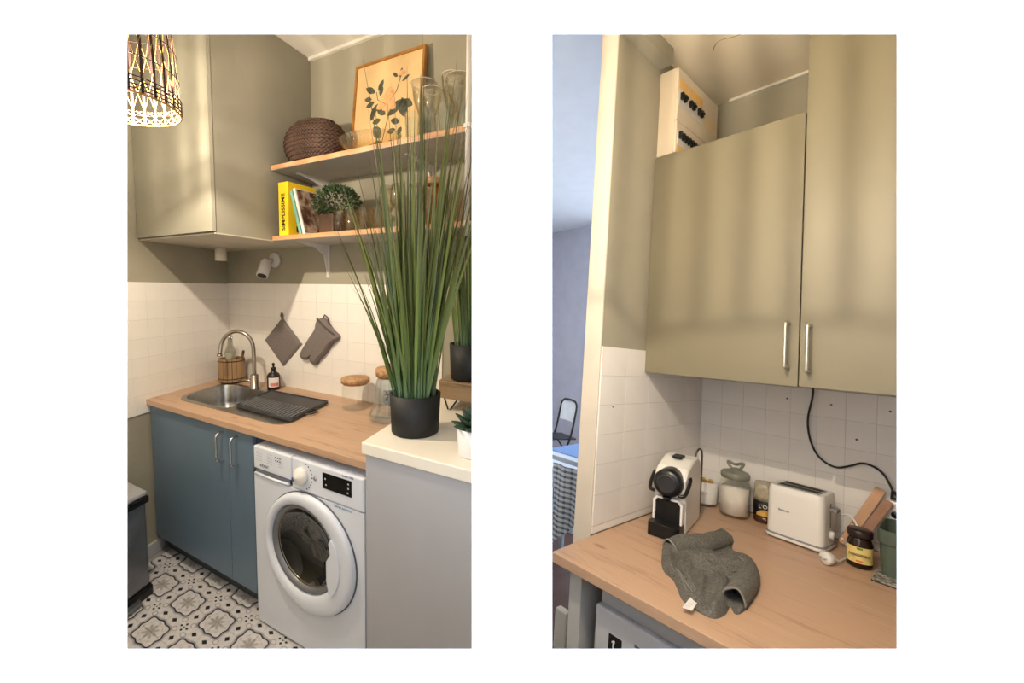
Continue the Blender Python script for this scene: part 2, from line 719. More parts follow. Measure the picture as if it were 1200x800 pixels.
# wall tiles
PW, PH = 0.105, 0.1033
lt = G().box(-PW / 2 + 0.0006, -0.006, -PH / 2 + 0.0006, PW / 2 - 0.0006, 0.0, PH / 2 - 0.0006).mesh('wall_tile', TILE)
ang = math.atan2(WT.y, WT.x) + PI
for i in range(13):
    for j in range(7):
        p = wallpt(0.005 + PW * (i + 0.5), 0.0, 1.548 - PH * (j + 0.5))
        o = put('wall_tile', lt, wl, p, (0, 0, math.atan2(-WT.y, -WT.x)))
        o.rotation_euler[1] = 0.0
BW, BH = 0.128, 0.1088
bt = G().box(-BW / 2 + 0.0006, -0.006, -BH / 2 + 0.0006, BW / 2 - 0.0006, 0.0, BH / 2 - 0.0006).mesh('wall_tile', TILE)
for i in range(14):
    for j in range(6):
        put('wall_tile', bt, wb, (-0.17 + BW * (i + 0.5), 0.0, 1.552 - BH * (j + 0.5)))
GROUT = plain('pale_grout', (196, 190, 182), 0.9, var=0.01)
G().prism([wallpt(0.0, 0.0)[:2], wallpt(1.370, 0.0)[:2], wallpt(1.370, 0.0045)[:2], wallpt(0.0, 0.0045)[:2]], 0.826, 1.547).build('grout', GROUT, wl)
G().box(-0.165, -0.0045, 0.9, 1.62, 0.0, 1.551).build('grout', GROUT, wb)
# tall wall cabinet up to the ceiling
t = thing('wall_cabinet', 'tall grey green wall cabinet above the sink, reaching the ceiling', 'cabinet', (0.3, -0.3, 1.772))
def rel(poly, c): return [(p[0] - c[0], p[1] - c[1]) for p in poly]
cc = (0.3, -0.3)
G().prism(rel([(0.060, -0.606), (0.772, -0.606), (0.703, -0.001), (-0.165, -0.001)], cc), 0.006, 1.056).build('body', CAB, t)
G().prism(rel([(0.070, -0.625), (0.775, -0.625), (0.775, -0.607), (0.066, -0.607)], cc), 0.010, 1.056).build('door', CAB, t, bevel=0.001)
G().prism(rel([(0.066, -0.612), (0.776, -0.612), (0.706, -0.001), (-0.165, -0.001)], cc), -0.001, 0.005).build('bottom_panel', plain('pale_cabinet_edge', (188, 182, 166), 0.5), t)

# shelves with brackets
def bracket(parent, x, z, drop, depth):
    g = G()
    g.box(x - 0.012, -0.004, z - drop, x + 0.012, 0.0, z)
    g.box(x - 0.012, -depth, z - 0.004, x + 0.012, 0.0, z)
    g.prism([(0.0, z - drop * 0.95), (-0.006, z - drop * 0.95), (-0.030, z - drop * 0.30), (-depth * 0.45, z - 0.02), (-depth * 0.95, z - 0.004), (0.0, z - 0.004)], x - 0.003, x + 0.003, axis='x')
    return g.build('bracket', METALWHITE, parent)

for z, nm, lb, drop in ((2.135, 'upper', 'upper oak wall shelf on white brackets, holding the basket and picture', 0.14), (1.775, 'lower', 'lower oak wall shelf on white brackets, holding the books and glasses', 0.185)):
    s = thing('wall_shelf', lb, 'shelf', (0, 0, 0), group='oak wall shelves')
    G().prism([(0.704, -0.001), (0.741, -0.298), (2.03, -0.300), (1.90, -0.001)], z, z + 0.022).build('board', SHELFOAK, s, bevel=0.0015)
    G().prism([(0.706, -0.002), (0.743, -0.296), (2.026, -0.298), (1.897, -0.002)], z - 0.0012, z - 0.0001).build('underside', plain('grey_laminate', (176, 172, 166), 0.5), s)
    for bx in (0.825, 1.55):
        bracket(s, bx, z - 0.0013, drop, 0.20)
Z1, Z2 = 2.158, 1.798

# framed botanical print leaning on the wall
fr = thing('picture_frame', 'gold framed botanical print leaning on the wall above the upper shelf', 'picture', (1.312, -0.085, Z1))
fr.rotation_euler = (math.radians(-6.5), 0, 0)
w2, hh, bd = 0.222, 0.525, 0.013
GOLD = plain('gilded_wood', (168, 116, 50), 0.38, 0.35, var=0.1, vscale=20)
g = G()
for x0, z0, x1, z1 in ((-w2, 0, w2, bd), (-w2, hh - bd, w2, hh), (-w2, bd, -w2 + bd, hh - bd), (w2 - bd, bd, w2, hh - bd)):
    g.box(x0, -0.012, z0, x1, 0.010, z1)
g.build('frame_moulding', GOLD, fr, bevel=0.002)
pr = G().box(-w2 + bd, -0.004, bd, w2 - bd, 0.004, hh - bd).build('print_sheet', plain('aged_cream_paper', (218, 184, 132), 0.7, var=0.03, vscale=8), fr)
LEAFINK = plain('leaf_print_ink', (74, 76, 60), 0.8, var=0.2, vscale=60)
ROSEINK = plain('rose_print_ink', (220, 168, 116), 0.8, var=0.1, vscale=60)
def leafpoly(cx, cz, L, W, a, n=9):
    pts = []
    for k in range(n):
        s = k / (n - 1)
        pts.append((s * L, W * math.sin(PI * s) ** 0.8))
    for k in range(n - 2, 0, -1):
        s = k / (n - 1)
        pts.append((s * L, -W * math.sin(PI * s) ** 0.8))
    ca, sa = math.cos(a), math.sin(a)
    return [(cx + p[0] * ca - p[1] * sa, cz + p[0] * sa + p[1] * ca) for p in pts]
g = G()
for cx, cz, L, W, a in ((0.01, 0.225, 0.115, 0.026, 35), (0.10, 0.285, 0.075, 0.020, -30), (0.095, 0.30, 0.105, 0.028, -75), (-0.02, 0.12, 0.085, 0.026, 130), (-0.01, 0.10, 0.075, 0.022, 200), (-0.055, 0.30, 0.08, 0.017, 235), (-0.08, 0.36, 0.075, 0.016, 150), (-0.06, 0.365, 0.06, 0.014, 60), (-0.08, 0.315, 0.06, 0.014, 200), (0.0, 0.235, 0.07, 0.016, 150), (-0.04, 0.06, 0.05, 0.014, 120), (0.075, 0.40, 0.05, 0.010, 80), (0.06, 0.41, 0.04, 0.009, 140), (0.09, 0.38, 0.05, 0.008, 30), (0.085, 0.12, 0.04, 0.014, 60), (-0.10, 0.33, 0.05, 0.013, 170), (-0.045, 0.335, 0.055, 0.013, 80), (-0.075, 0.275, 0.06, 0.014, 250), (-0.03, 0.215, 0.055, 0.015, 190), (0.035, 0.20, 0.06, 0.016, -20), (0.01, 0.065, 0.06, 0.018, 30), (-0.06, 0.09, 0.05, 0.014, 190), (0.02, 0.14, 0.05, 0.014, 10)):
    g.prism(leafpoly(cx, cz, L, W, math.radians(a)), -0.0048, -0.004, axis='y')
for pts in (((-0.02, 0.05), (0.0, 0.15), (0.02, 0.23), (-0.01, 0.29)), ((0.02, 0.23), (0.06, 0.26), (0.10, 0.29)), ((-0.01, 0.29), (-0.06, 0.32), (-0.07, 0.36)), ((0.01, 0.29), (0.06, 0.34), (0.08, 0.41))):
    g.tube([(p[0], -0.0044, p[1]) for p in pts], 0.0018, 5)
g.build('leaf_drawing', LEAFINK, pr)
g = G()
for k in range(9):
    g.prism(leafpoly(0.005, 0.30, 0.05 + 0.012 * (k % 3), 0.022, k * 2 * PI / 9), -0.0052 - 0.0001 * k, -0.004, axis='y')
g.build('rose_drawing', ROSEINK, pr)
g = G()
for k in range(4):
    g.prism(leafpoly(0.085, 0.41, 0.03, 0.012, 0.6 + k * 0.5), -0.0053 - 0.0001 * k, -0.004, axis='y')
g.build('bud_drawing', ROSEINK, pr)

# dark wicker basket
bk = thing('wicker_basket', 'dark brown round wicker basket at the left end of the upper shelf', 'basket', (0.935, -0.175, Z1))
WICK = weave('dark_wicker', (88, 62, 48), (34, 22, 19), 46, 55, bmp=0.9)
prof = [(0.120, 0.0), (0.150, 0.02), (0.180, 0.07), (0.188, 0.115), (0.178, 0.155), (0.150, 0.19), (0.115, 0.205)]
g = G().shell(prof + [(0.108, 0.203), (0.140, 0.185), (0.170, 0.15), (0.178, 0.11), (0.165, 0.06), (0.135, 0.015), (0.0, 0.012)], 48, sx=1.02, sy=0.62)
g.lathe([(0.0, 0.0), (0.12, 0.0)], 48, sx=1.02, sy=0.62)
g.build('woven_body', WICK, bk)
g = G()
for k in range(9):
    zz = 0.02 + k * 0.0205
    r = 0.0
    for (ra, za), (rb, zb) in zip(prof[:-1], prof[1:]):
        if za <= zz <= zb:
            r = ra + (rb - ra) * (zz - za) / (zb - za)
    g.tube([(1.025 * (r + 0.002) * math.cos(q * PI / 24), 0.625 * (r + 0.002) * math.sin(q * PI / 24), zz) for q in range(49)], 0.0032, 5)
g.build('coil_ribs', WICK, bk)
g = G().tube([(0.118 * math.cos(q * PI / 20) * 1.02, 0.118 * math.sin(q * PI / 20) * 0.62, 0.206) for q in range(41)], 0.008, 6)
g.build('rim', WICK, bk)

# ribbed glass dish
ds = thing('glass_dish', 'wide ribbed clear glass dish between the basket and the stemware', 'dish', (1.335, -0.205, Z1))
rib = lambda a, z: 1 + 0.03 * math.sin(a * 36) * (z > 0.01)
G().shell([(0.0, 0.004), (0.085, 0.004), (0.10, 0.010), (0.130, 0.035), (0.168, 0.072), (0.172, 0.072), (0.135, 0.032), (0.10, 0.002), (0.0, 0.0)], 144, sx=1.0, sy=0.58, mod=rib).build('ribbed_bowl', glass('ribbed_glass', (246, 240, 226), 0.35), ds)

# stemware on the upper shelf
STEMG = glass('stemware_glass', (248, 246, 238), 0.45)
def coupe(x, y, h, r, label, z=Z1):
    c = thing('coupe_glass', label, 'glass', (x, y, z), group='stemmed glasses on the upper shelf')
    G().lathe([(0.0, 0.0), (0.034, 0.0), (0.033, 0.002), (0.008, 0.006), (0.0, 0.007)], 24).build('foot', GLASS, c)
    G().tube([(0, 0, 0.006), (0, 0, h * 0.45)], 0.004, 8).build('stem', GLASS, c)
    G().shell([(0.004, h * 0.45), (r * 0.45, h * 0.53), (r * 0.82, h * 0.75), (r, h), (r - 0.0015, h), (r * 0.80, h * 0.76), (r * 0.42, h * 0.545), (0.0, h * 0.48)], 28).build('cup', STEMG, c)
    G().tube([(r * math.cos(q * PI / 14), r * math.sin(q * PI / 14), h) for q in range(29)], 0.0016, 5).build('rim', plain('glass_rim_glint', (220, 214, 196), 0.2), c)  # off-white ring paints in the bright glint along the glass lip

coupe(1.600, -0.14, 0.285, 0.058, 'wide coupe glass nearest the gold picture frame on the upper shelf')
coupe(1.685, -0.200, 0.215, 0.044, 'front coupe glass beside the picture frame on the upper shelf')
coupe(1.705, -0.07, 0.325, 0.050, 'tallest coupe glass at the back of the upper shelf')
coupe(1.800, -0.16, 0.255, 0.062, 'wide coupe glass at the far right of the upper shelf')
def tumbler(x, y, h, r, label, z, grp, mat=GLASS, n=24):
    c = G().shell([(0.0, 0.004), (r * 0.80, 0.004), (r * 0.84, 0.010), (r, h), (r - 0.002, h), (r * 0.78, 0.014), (0.0, 0.012)], n, mod=lambda a, q: 1 + 0.02 * math.cos(a * 10))
    g2 = G(); g2.v, g2.f, g2.sm = c.v, c.f, c.sm
    g2.lathe([(0.0, 0.0), (r * 0.8, 0.0), (r * 0.8, 0.004), (0, 0.004)], n)
    tag(g2.build('glass_tumbler', mat, None, (x, y, z)), label, 'glass', grp)
for x, y, lb in ((1.630, -0.262, 'leftmost small tumbler at the front edge of the upper shelf'), (1.715, -0.272, 'second small tumbler from the left on the upper shelf'), (1.80, -0.268, 'third small tumbler from the left on the upper shelf'), (1.885, -0.262, 'rightmost small tumbler on the upper shelf')):
    tumbler(x, y, 0.105, 0.034, lb, Z1, 'tumblers on the upper shelf')

# lower shelf: books
yb = thing('cookbook', 'thick yellow cookbook standing upright on the lower shelf', 'book', (0.83, -0.29, Z2))
YEL = plain('yellow_book_cover', (246, 206, 30), 0.45, var=0.02)
PAGES = plain('book_pages', (236, 230, 214), 0.8)
G().box(-0.032, 0.004, 0.004, 0.032, 0.172, 0.262).build('pages', PAGES, yb)
g = G().box(-0.036, 0.0, 0.0, -0.032, 0.175, 0.268).box(0.032, 0.0, 0.0, 0.036, 0.175, 0.268).box(-0.036, -0.004, 0.0, 0.036, 0.0, 0.268)
g.build('cover', YEL, yb, bevel=0.001)
text('spine_title', 'SIMPLISSIME', 0.036, INK, yb, basis((0, 0, 1), (-1, 0, 0), (0.0, -0.0045, 0.118)), 0.0004, 0.0009)
g = G()
for k in range(4):
    for q in range(2):
        g.box(0.036, 0.045 + q * 0.055, 0.02 + k * 0.045, 0.0366, 0.09 + q * 0.055, 0.05 + k * 0.045)
g.build('cover_pictures', plain('dark_cover_print', (52, 40, 30), 0.5, var=0.4, vscale=60), yb)
def lean_book(x, dx, h, th, dep, cover, lb, name, art=None):
    b_ = thing(name, lb, 'book', (x, -0.285, Z2 + 0.0015), group='leaning books on the lower shelf')
    b_.rotation_euler = (0, -math.atan2(dx, h), 0)
    G().box(-th / 2 + 0.0015, 0.003, 0.003, th / 2 - 0.0015, dep - 0.004, h - 0.003).build('pages', PAGES, b_)
    G().box(-th / 2, 0.0, 0, -th / 2 + 0.0015, dep, h).box(th / 2 - 0.0015, 0.0, 0, th / 2, dep, h).box(-th / 2, -0.002, 0, th / 2, 0.0, h).build('cover', cover, b_)
    if art:
        G().box(th / 2, 0.004, 0.005, th / 2 + 0.0005, dep - 0.004, h - 0.005).build('cover_picture', art, b_)
lean_book(0.948, 0.070, 0.228, 0.018, 0.12, plain('teal_cover', (120, 170, 156), 0.5, var=0.06), 'thin teal book leaning against the yellow cookbook', 'teal_book')
mph, ntp, bp = new_mat('photo_cover')
vn = noise(ntp, texco(ntp), 22, 3)
ntp.links.new(ramp(ntp, vn, [(0.3, (34, 36, 26)), (0.45, (112, 74, 58)), (0.6, (190, 170, 148)), (0.75, (150, 96, 84))]), bp.inputs['Base Color'])
bp.inputs['Roughness'].default_value = 0.3
lean_book(0.974, 0.073, 0.238, 0.016, 0.13, plain('white_cover', (232, 224, 216), 0.5, var=0.02), 'white spined book with food photograph cover, leaning on the teal book', 'recipe_book', mph)

# small leafy plant in brown square pot
def leaf_cloud(n, rx, ry, rz, L, W, bottom=-0.6):
    g = G()
    for k in range(n):
        a = random.uniform(0, 2 * PI)
        u = random.uniform(bottom, 1)
        s = math.sqrt(max(0, 1 - u * u)) * random.uniform(0.55, 1.05)
        p = Vector((rx * s * math.cos(a), ry * s * math.sin(a), rz * u))
        d = Vector((math.cos(a) * s, math.sin(a) * s, u + random.uniform(-.3, .5))) + Vector((random.uniform(-.4, .4), random.uniform(-.4, .4), random.uniform(-.3, .3)))
        d.normalize()
        sd = d.cross(Vector((random.uniform(-1, 1), random.uniform(-1, 1), 1)))
        sd.normalize()
        nn = sd.cross(d)
        l = L * random.uniform(0.7, 1.2)
        w = W * random.uniform(0.7, 1.2)
        g._add([p, p + d * l * .5 - sd * w + nn * w * .3, p + d * l, p + d * l * .5 + sd * w + nn * w * .3], [(0, 1, 2), (0, 2, 3)])
    return g
pp = thing('potted_plant', 'small bushy dark green plant in a brown square pot beside the books', 'plant', (1.105, -0.215, Z2))
BROWNPOT = plain('brown_ceramic', (74, 50, 34), 0.5, var=0.08)
G().ringplate(rrect(-0.05, -0.05, 0.05, 0.05, 0.008, 3), rrect(-0.043, -0.043, 0.043, 0.043, 0.005, 3), 0.004, 0.092).prism(rrect(-0.05, -0.05, 0.05, 0.05, 0.008, 3), 0.0, 0.004).prism(rrect(-0.043, -0.043, 0.043, 0.043, 0.005, 3), 0.06, 0.08).build('pot', BROWNPOT, pp)
fo = leaf_cloud(900, 0.125, 0.085, 0.07, 0.022, 0.007, -0.7).build('foliage', plain('dark_leaf', (58, 78, 48), 0.55, var=0.45, vscale=40), pp, (0.02, 0, 0.155))
fo['kind'] = 'stuff'
fo = leaf_cloud(90, 0.115, 0.08, 0.065, 0.014, 0.005, -0.5).build('pale_buds', plain('pale_leaf', (150, 158, 138), 0.6, var=0.15, vscale=40), pp, (0.0, 0, 0.16))
fo['kind'] = 'stuff'
g = G()
for k in range(8):
    a = k * 0.8
    g.tube([(0.01 * math.cos(a), 0.01 * math.sin(a), 0.07), (0.04 * math.cos(a), 0.03 * math.sin(a), 0.14)], 0.0015, 4)
g.build('twigs', plain('twig', (72, 58, 40), 0.8), pp)

# glasses on the lower shelf
for x, y, lb in ((1.205, -0.262, 'faceted tumbler right beside the brown square pot on the lower shelf'), (1.285, -0.268, 'second faceted tumbler from the brown pot on the lower shelf'), (1.262, -0.170, 'faceted tumbler in the back row behind the first two'), (1.365, -0.262, 'third faceted tumbler from the brown pot on the lower shelf'), (1.445, -0.255, 'fourth faceted tumbler from the brown pot on the lower shelf')):
    tumbler(x, y, 0.095, 0.036, lb, Z2, 'tumblers on the lower shelf', glass('smoky_tumbler_glass', (248, 242, 230), 0.35, 0.4))
def wine(x, y, h, r, lb):
    c = thing('wine_glass', lb, 'glass', (x, y, Z2), group='wine glasses on the lower shelf')
    G().lathe([(0.0, 0.0), (0.032, 0.0), (0.031, 0.002), (0.007, 0.006), (0.0, 0.007)], 24).build('foot', GLASS, c)
    G().tube([(0, 0, 0.006), (0, 0, h * 0.42)], 0.0038, 8).build('stem', GLASS, c)
    G().shell([(0.004, h * 0.42), (r * 0.75, h * 0.50), (r, h * 0.66), (r * 0.92, h * 0.85), (r * 0.75, h), (r * 0.75 - 0.0015, h), (r * 0.9, h * 0.85), (r * 0.97, h * 0.66), (r * 0.7, h * 0.51), (0.0, h * 0.45)], 24).build('cup', STEMG, c)
    G().tube([(0.75 * r * math.cos(q * PI / 14), 0.75 * r * math.sin(q * PI / 14), h) for q in range(29)], 0.0013, 5).build('rim', plain('glass_rim_glint', (220, 214, 196), 0.2), c)  # glint on the wine glass lip, put in as an off-white ring
wine(1.375, -0.13, 0.225, 0.040, 'leftmost wine glass standing on the lower shelf')
wine(1.465, -0.15, 0.225, 0.040, 'middle wine glass standing on the lower shelf')
wine(1.555, -0.14, 0.215, 0.040, 'wine glass next to the amber jar on the lower shelf')
aj = thing('amber_jar', 'amber glass jar behind the tall grass on the lower shelf', 'jar', (1.66, -0.15, Z2))
G().lathe([(0.0, 0.0), (0.05, 0.0), (0.055, 0.01), (0.055, 0.17), (0.042, 0.195), (0.0, 0.196)], 28).build('body', glass('amber_glass', (214, 168, 104), 0.4), aj)
G().lathe([(0.0, 0.196), (0.044, 0.196), (0.044, 0.222), (0.0, 0.222)], 28).build('lid', CORK, aj)

# spot lamps
sp = thing('spot_lamp', 'white cylindrical spot lamp mounted under the wall cabinet', 'lamp', (0.085, -0.19, 1.690))
G().lathe([(0.0, 0.074), (0.030, 0.074), (0.030, 0.079), (0.0, 0.079)], 24).build('mount', METALWHITE, sp)
G().lathe([(0.0, 0.004), (0.026, 0.004), (0.027, 0.0), (0.033, 0.0), (0.034, 0.004), (0.033, 0.074), (0.0, 0.074)], 28).build('housing', plain('cream_metal', (224, 214, 196), 0.4), sp)
sp = thing('spot_lamp', 'white swivelling spot lamp fixed to the back wall below the shelf', 'lamp', (0.355, 0.0, 1.700))
G().lathe([(0.0, -0.022), (0.044, -0.020), (0.048, -0.012), (0.048, 0.0), (0.0, 0.0)], 28, axis='y').build('wall_plate', METALWHITE, sp)
G().tube([(0, -0.02, 0.0), (0.0, -0.05, -0.012), (0.0, -0.07, -0.03)], 0.011, 10).build('arm', METALWHITE, sp)
hd = Vector((0.03, -0.06, -0.105)); hd.normalize()
st = Vector((0.0, -0.062, -0.005))
G().tube([st, st + hd * 0.012, st + hd * 0.115, st + hd * 0.116], [0.024, 0.032, 0.034, 0.030], 24).build('head', METALWHITE, sp)
G().tube([st + hd * 0.112, st + hd * 0.117], 0.027, 24).build('lens', BLACK, sp)

# pot holder and oven mitt on the tiles
GREYFAB = fabric('grey_linen', (122, 112, 108))
ph = thing('pot_holder', 'square grey linen pot holder hung by its corner on the tiles', 'pot holder', (0.418, -0.0065, 1.183))
def quilt(u, v):
    x = (u - v) * 0.180
    z = (u + v - 1) * 0.155
    e = min(u, 1 - u, v, 1 - v)
    return (x, -0.004 - 0.010 * min(1, e / 0.06) ** 0.5 - 0.0015 * math.sin(u * 40) * math.sin(v * 40), z)
g = G().grid(quilt, 24, 24)
g.prism([(-0.18, 0), (0, -0.155), (0.18, 0), (0, 0.155)], -0.004, 0.0, axis='y')
g.build('pad', GREYFAB, ph)
G().tube([(0, -0.006, 0.150), (-0.010, -0.007, 0.172), (0.0, -0.007, 0.186), (0.010, -0.006, 0.172), (0.002, -0.006, 0.150)], 0.005, 6).build('hanging_loop', GREYFAB, ph)
om = thing('oven_mitt', 'grey linen oven mitt hung slanting on the tiles right of the pot holder', 'oven mitt', (0.75, -0.0065, 1.2))
outl = [(0.755, 1.341), (0.789, 1.355), (0.824, 1.342), (0.875, 1.292), (0.926, 1.257), (0.915, 1.236), (0.866, 1.203), (0.82, 1.151), (0.758, 1.1), (0.734, 1.072), (0.699, 1.074), (0.69, 1.101), (0.706, 1.125), (0.684, 1.109), (0.646, 1.092), (0.606, 1.099), (0.6, 1.123), (0.632, 1.169), (0.682, 1.228), (0.739, 1.291)]
sm = [(p.x - 0.75, p.y - 1.2) for p in bez([(a_, b_, 0) for a_, b_ in outl + outl[:1]], 3)[:-1]]
g = G()
n = len(sm)
rings = []
for sc_, dep in ((1.0, 0.0), (1.0, -0.018), (0.93, -0.030), (0.80, -0.036)):
    rings.append([(p[0] * sc_ + (1 - sc_) * 0.01, dep, p[1] * sc_) for p in sm])
vs = [q for r_ in rings for q in r_]
fs = []
for j in range(3):
    for i in range(n):
        fs.append((j * n + i, j * n + (i + 1) % n, (j + 1) * n + (i + 1) % n, (j + 1) * n + i))
g._add(vs, fs, True)
tr_ = tessellate_polygon([[Vector((q[0], q[2], 0)) for q in rings[3]]])
g._add(rings[3], tr_, True)
g.build('mitt_body', GREYFAB, om)
G().tube([(0.02, -0.034, 0.150), (0.075, -0.038, 0.112), (0.125, -0.036, 0.082), (0.165, -0.02, 0.052)], 0.006, 6).build('cuff_piping', plain('dark_piping', (84, 76, 74), 0.9), om)
G().tube([(0.045, -0.012, 0.150), (0.06, -0.012, 0.172), (0.082, -0.012, 0.160), (0.10, -0.014, 0.115)], 0.004, 6).build('hanging_loop', plain('dark_piping', (84, 76, 74), 0.9), om)

# ------------------------------------------------------------------ worktop with sink
def skew(x, y):            # the furniture follows the slanting wall
    return (x - 0.355 * y - 0.0, y)
wt_out = [(-0.163, -0.001), (0.066, -0.622), (1.742, -0.624), (1.600, -0.001)]
sink_hole = [(p[0], p[1]) for p in [skew(a_, b_) for a_, b_ in rrect(0.005, -0.505, 0.465, -0.168, 0.095, 8)]]
wt = G().ringplate(wt_out, sink_hole, 0.872, 0.900).build('worktop', OAK, None, bevel=0.0)
tag(wt, 'oak worktop over the blue grey cabinet and the washing machine', 'worktop')
sk = thing('sink', 'stainless steel sink with drainer set in the oak worktop', 'sink', (0, 0, 0.9))
out2 = [skew(a_, b_) for a_, b_ in rrect(-0.02, -0.530, 0.93, -0.140, 0.10, 8)]
G().ringplate(out2, sink_hole, 0.0005, 0.004).build('drainer_rim', STEEL, sk)
def ring(scale, z, dx=0.0):
    cx = sum(p[0] for p in sink_hole) / len(sink_hole)
    cy = sum(p[1] for p in sink_hole) / len(sink_hole)
    return [(cx + (p[0] - cx) * scale, cy + (p[1] - cy) * scale, z) for p in sink_hole]
g = G()
rg = [ring(1.0, 0.003), ring(0.985, -0.008), ring(0.95, -0.10), ring(0.91, -0.145), ring(0.80, -0.16)]
n = len(sink_hole)
fs = []
for j in range(4):
    for i in range(n):
        fs.append((j * n + (i + 1) % n, j * n + i, (j + 1) * n + i, (j + 1) * n + (i + 1) % n))
g._add([q for r_ in rg for q in r_], fs, True)
g._add(rg[4], [tuple(range(n))], False)
g.build('basin', STEEL, sk)
G().lathe([(0.0, -0.157), (0.035, -0.157), (0.038, -0.159), (0.0, -0.1592)], 24, c=(0.36, -0.34, 0)).build('drain', CHROME, sk)

fc = thing('faucet', 'brushed nickel gooseneck faucet standing behind the sink', 'faucet', (0.352, -0.165, 0.904))
pts = bez([(0, 0, 0.02), (0, 0, 0.13), (-0.008, 0, 0.27), (-0.030, -0.02, 0.330), (-0.080, -0.05, 0.356), (-0.130, -0.08, 0.335), (-0.160, -0.10, 0.285), (-0.160, -0.115, 0.215)], 6)
G().tube(pts, 0.0115, 14).build('spout', NICKEL, fc)
G().tube([pts[-1], pts[-1] + Vector((0.0, -0.001, -0.012))], 0.0155, 14).build('aerator', NICKEL, fc)
G().lathe([(0.0, 0.0), (0.030, 0.0), (0.030, 0.008), (0.024, 0.012), (0.024, 0.085), (0.018, 0.092), (0.0, 0.092)], 24).build('base', NICKEL, fc)
G().tube([(-0.02, -0.005, 0.045), (-0.055, -0.02, 0.052), (-0.11, -0.035, 0.040)], [0.012, 0.008, 0.006], 10).build('lever', NICKEL, fc)

cd = thing('dish_brush_caddy', 'round wooden caddy behind the faucet in the corner', 'caddy', (0.035, -0.115, 0.9))
WOODC = oak('caddy_wood', (156, 124, 88), (116, 88, 60), (172, 140, 102), axis=2, knots=False)
g = G()
for k in range(18):
    a = k * 2 * PI / 18
    m3 = Matrix.Rotation(a, 3, 'Z')
    g.obox(m3 @ Vector((0.072, 0, 0.085)), 0.012, 0.024, 0.150, m3)
g.build('staves', WOODC, cd)
G().lathe([(0.0, 0.0), (0.068, 0.0), (0.068, 0.02), (0.0, 0.02)], 24).build('floor_disc', BLACK, cd)
for zz in (0.03, 0.145):
    G().tube([(0.079 * math.cos(q * PI / 16), 0.079 * math.sin(q * PI / 16), zz) for q in range(33)], 0.003, 5).build('hoop', plain('dark_wire', (60, 48, 36), 0.5), cd)
sb = thing('glass_bottle', 'small swing top glass bottle standing in the wooden caddy', 'bottle', (0.030, -0.118, 0.921))
G().lathe([(0.0, 0.0), (0.032, 0.0), (0.034, 0.01), (0.034, 0.18), (0.016, 0.23), (0.014, 0.265), (0.0, 0.265)], 24).build('body', glass('frosty_glass', (214, 214, 206), 0.5), sb)
G().lathe([(0.0, 0.0), (0.029, 0.002), (0.029, 0.17), (0.0, 0.171)], 20).build('liquid', plain('cloudy_soap', (222, 216, 200), 0.4), sb)
G().lathe([(0.0, 0.265), (0.016, 0.266), (0.017, 0.28), (0.008, 0.295), (0.0, 0.296)], 16).build('stopper', CHROME, sb)
G().tube([(0.016, 0, 0.245), (0.024, 0, 0.27), (0.0, 0, 0.30), (-0.024, 0, 0.27), (-0.016, 0, 0.245)], 0.002, 5).build('wire_clip', CHROME, sb)
br = thing('dish_brush', 'wooden handled dish brush leaning in the caddy', 'brush', (0.085, -0.085, 0.922))
G().tube([(-0.01, 0, 0.0), (0.01, 0.0, 0.10), (0.035, 0.0, 0.19)], [0.010, 0.007, 0.008], 8).build('handle', plain('brush_wood', (96, 62, 40), 0.6), br)
G().lathe([(0.0, -0.0), (0.02, 0.0), (0.022, 0.03), (0.0, 0.03)], 12, c=(-0.012, 0, 0)).build('bristles', plain('bristle', (190, 170, 130), 0.9, var=0.2, vscale=90), br)

so = thing('soap_bottle', 'black pump soap bottle with a white and pink label beside the faucet', 'bottle', (0.440, -0.097, 0.9))
G().lathe([(0.0, 0.0), (0.040, 0.0), (0.042, 0.006), (0.042, 0.085), (0.034, 0.10), (0.014, 0.112), (0.014, 0.124), (0.0, 0.124)], 28, sx=0.9, sy=0.9).build('body', BLACK, so)
def curved(r, a0, a1, z0, z1, mat, name, parent, s=0.9):
    G().grid(lambda u, v: (r * s * math.cos(a0 + (a1 - a0) * u), r * s * math.sin(a0 + (a1 - a0) * u), z0 + (z1 - z0) * v), 14, 1).build(name, mat, parent)
fa = math.atan2(-1.6, 2.3)
curved(0.0426, fa - 0.85, fa + 0.85, 0.020, 0.078, plain('white_label', (232, 222, 218), 0.6), 'label_sheet', so)
curved(0.0429, fa - 0.55, fa + 0.75, 0.025, 0.045, plain('pink_label_print', (206, 128, 118), 0.6), 'label_band', so)
G().lathe([(0.0, 0.124), (0.016, 0.124), (0.016, 0.136), (0.006, 0.138), (0.006, 0.15), (0.0, 0.15)], 16).build('collar', BLACK, so)
G().tube([(0.0, 0, 0.15), (0.0, 0, 0.157), (0.022, -0.02, 0.155)], [0.009, 0.009, 0.005], 8).build('pump_head', BLACK, so)

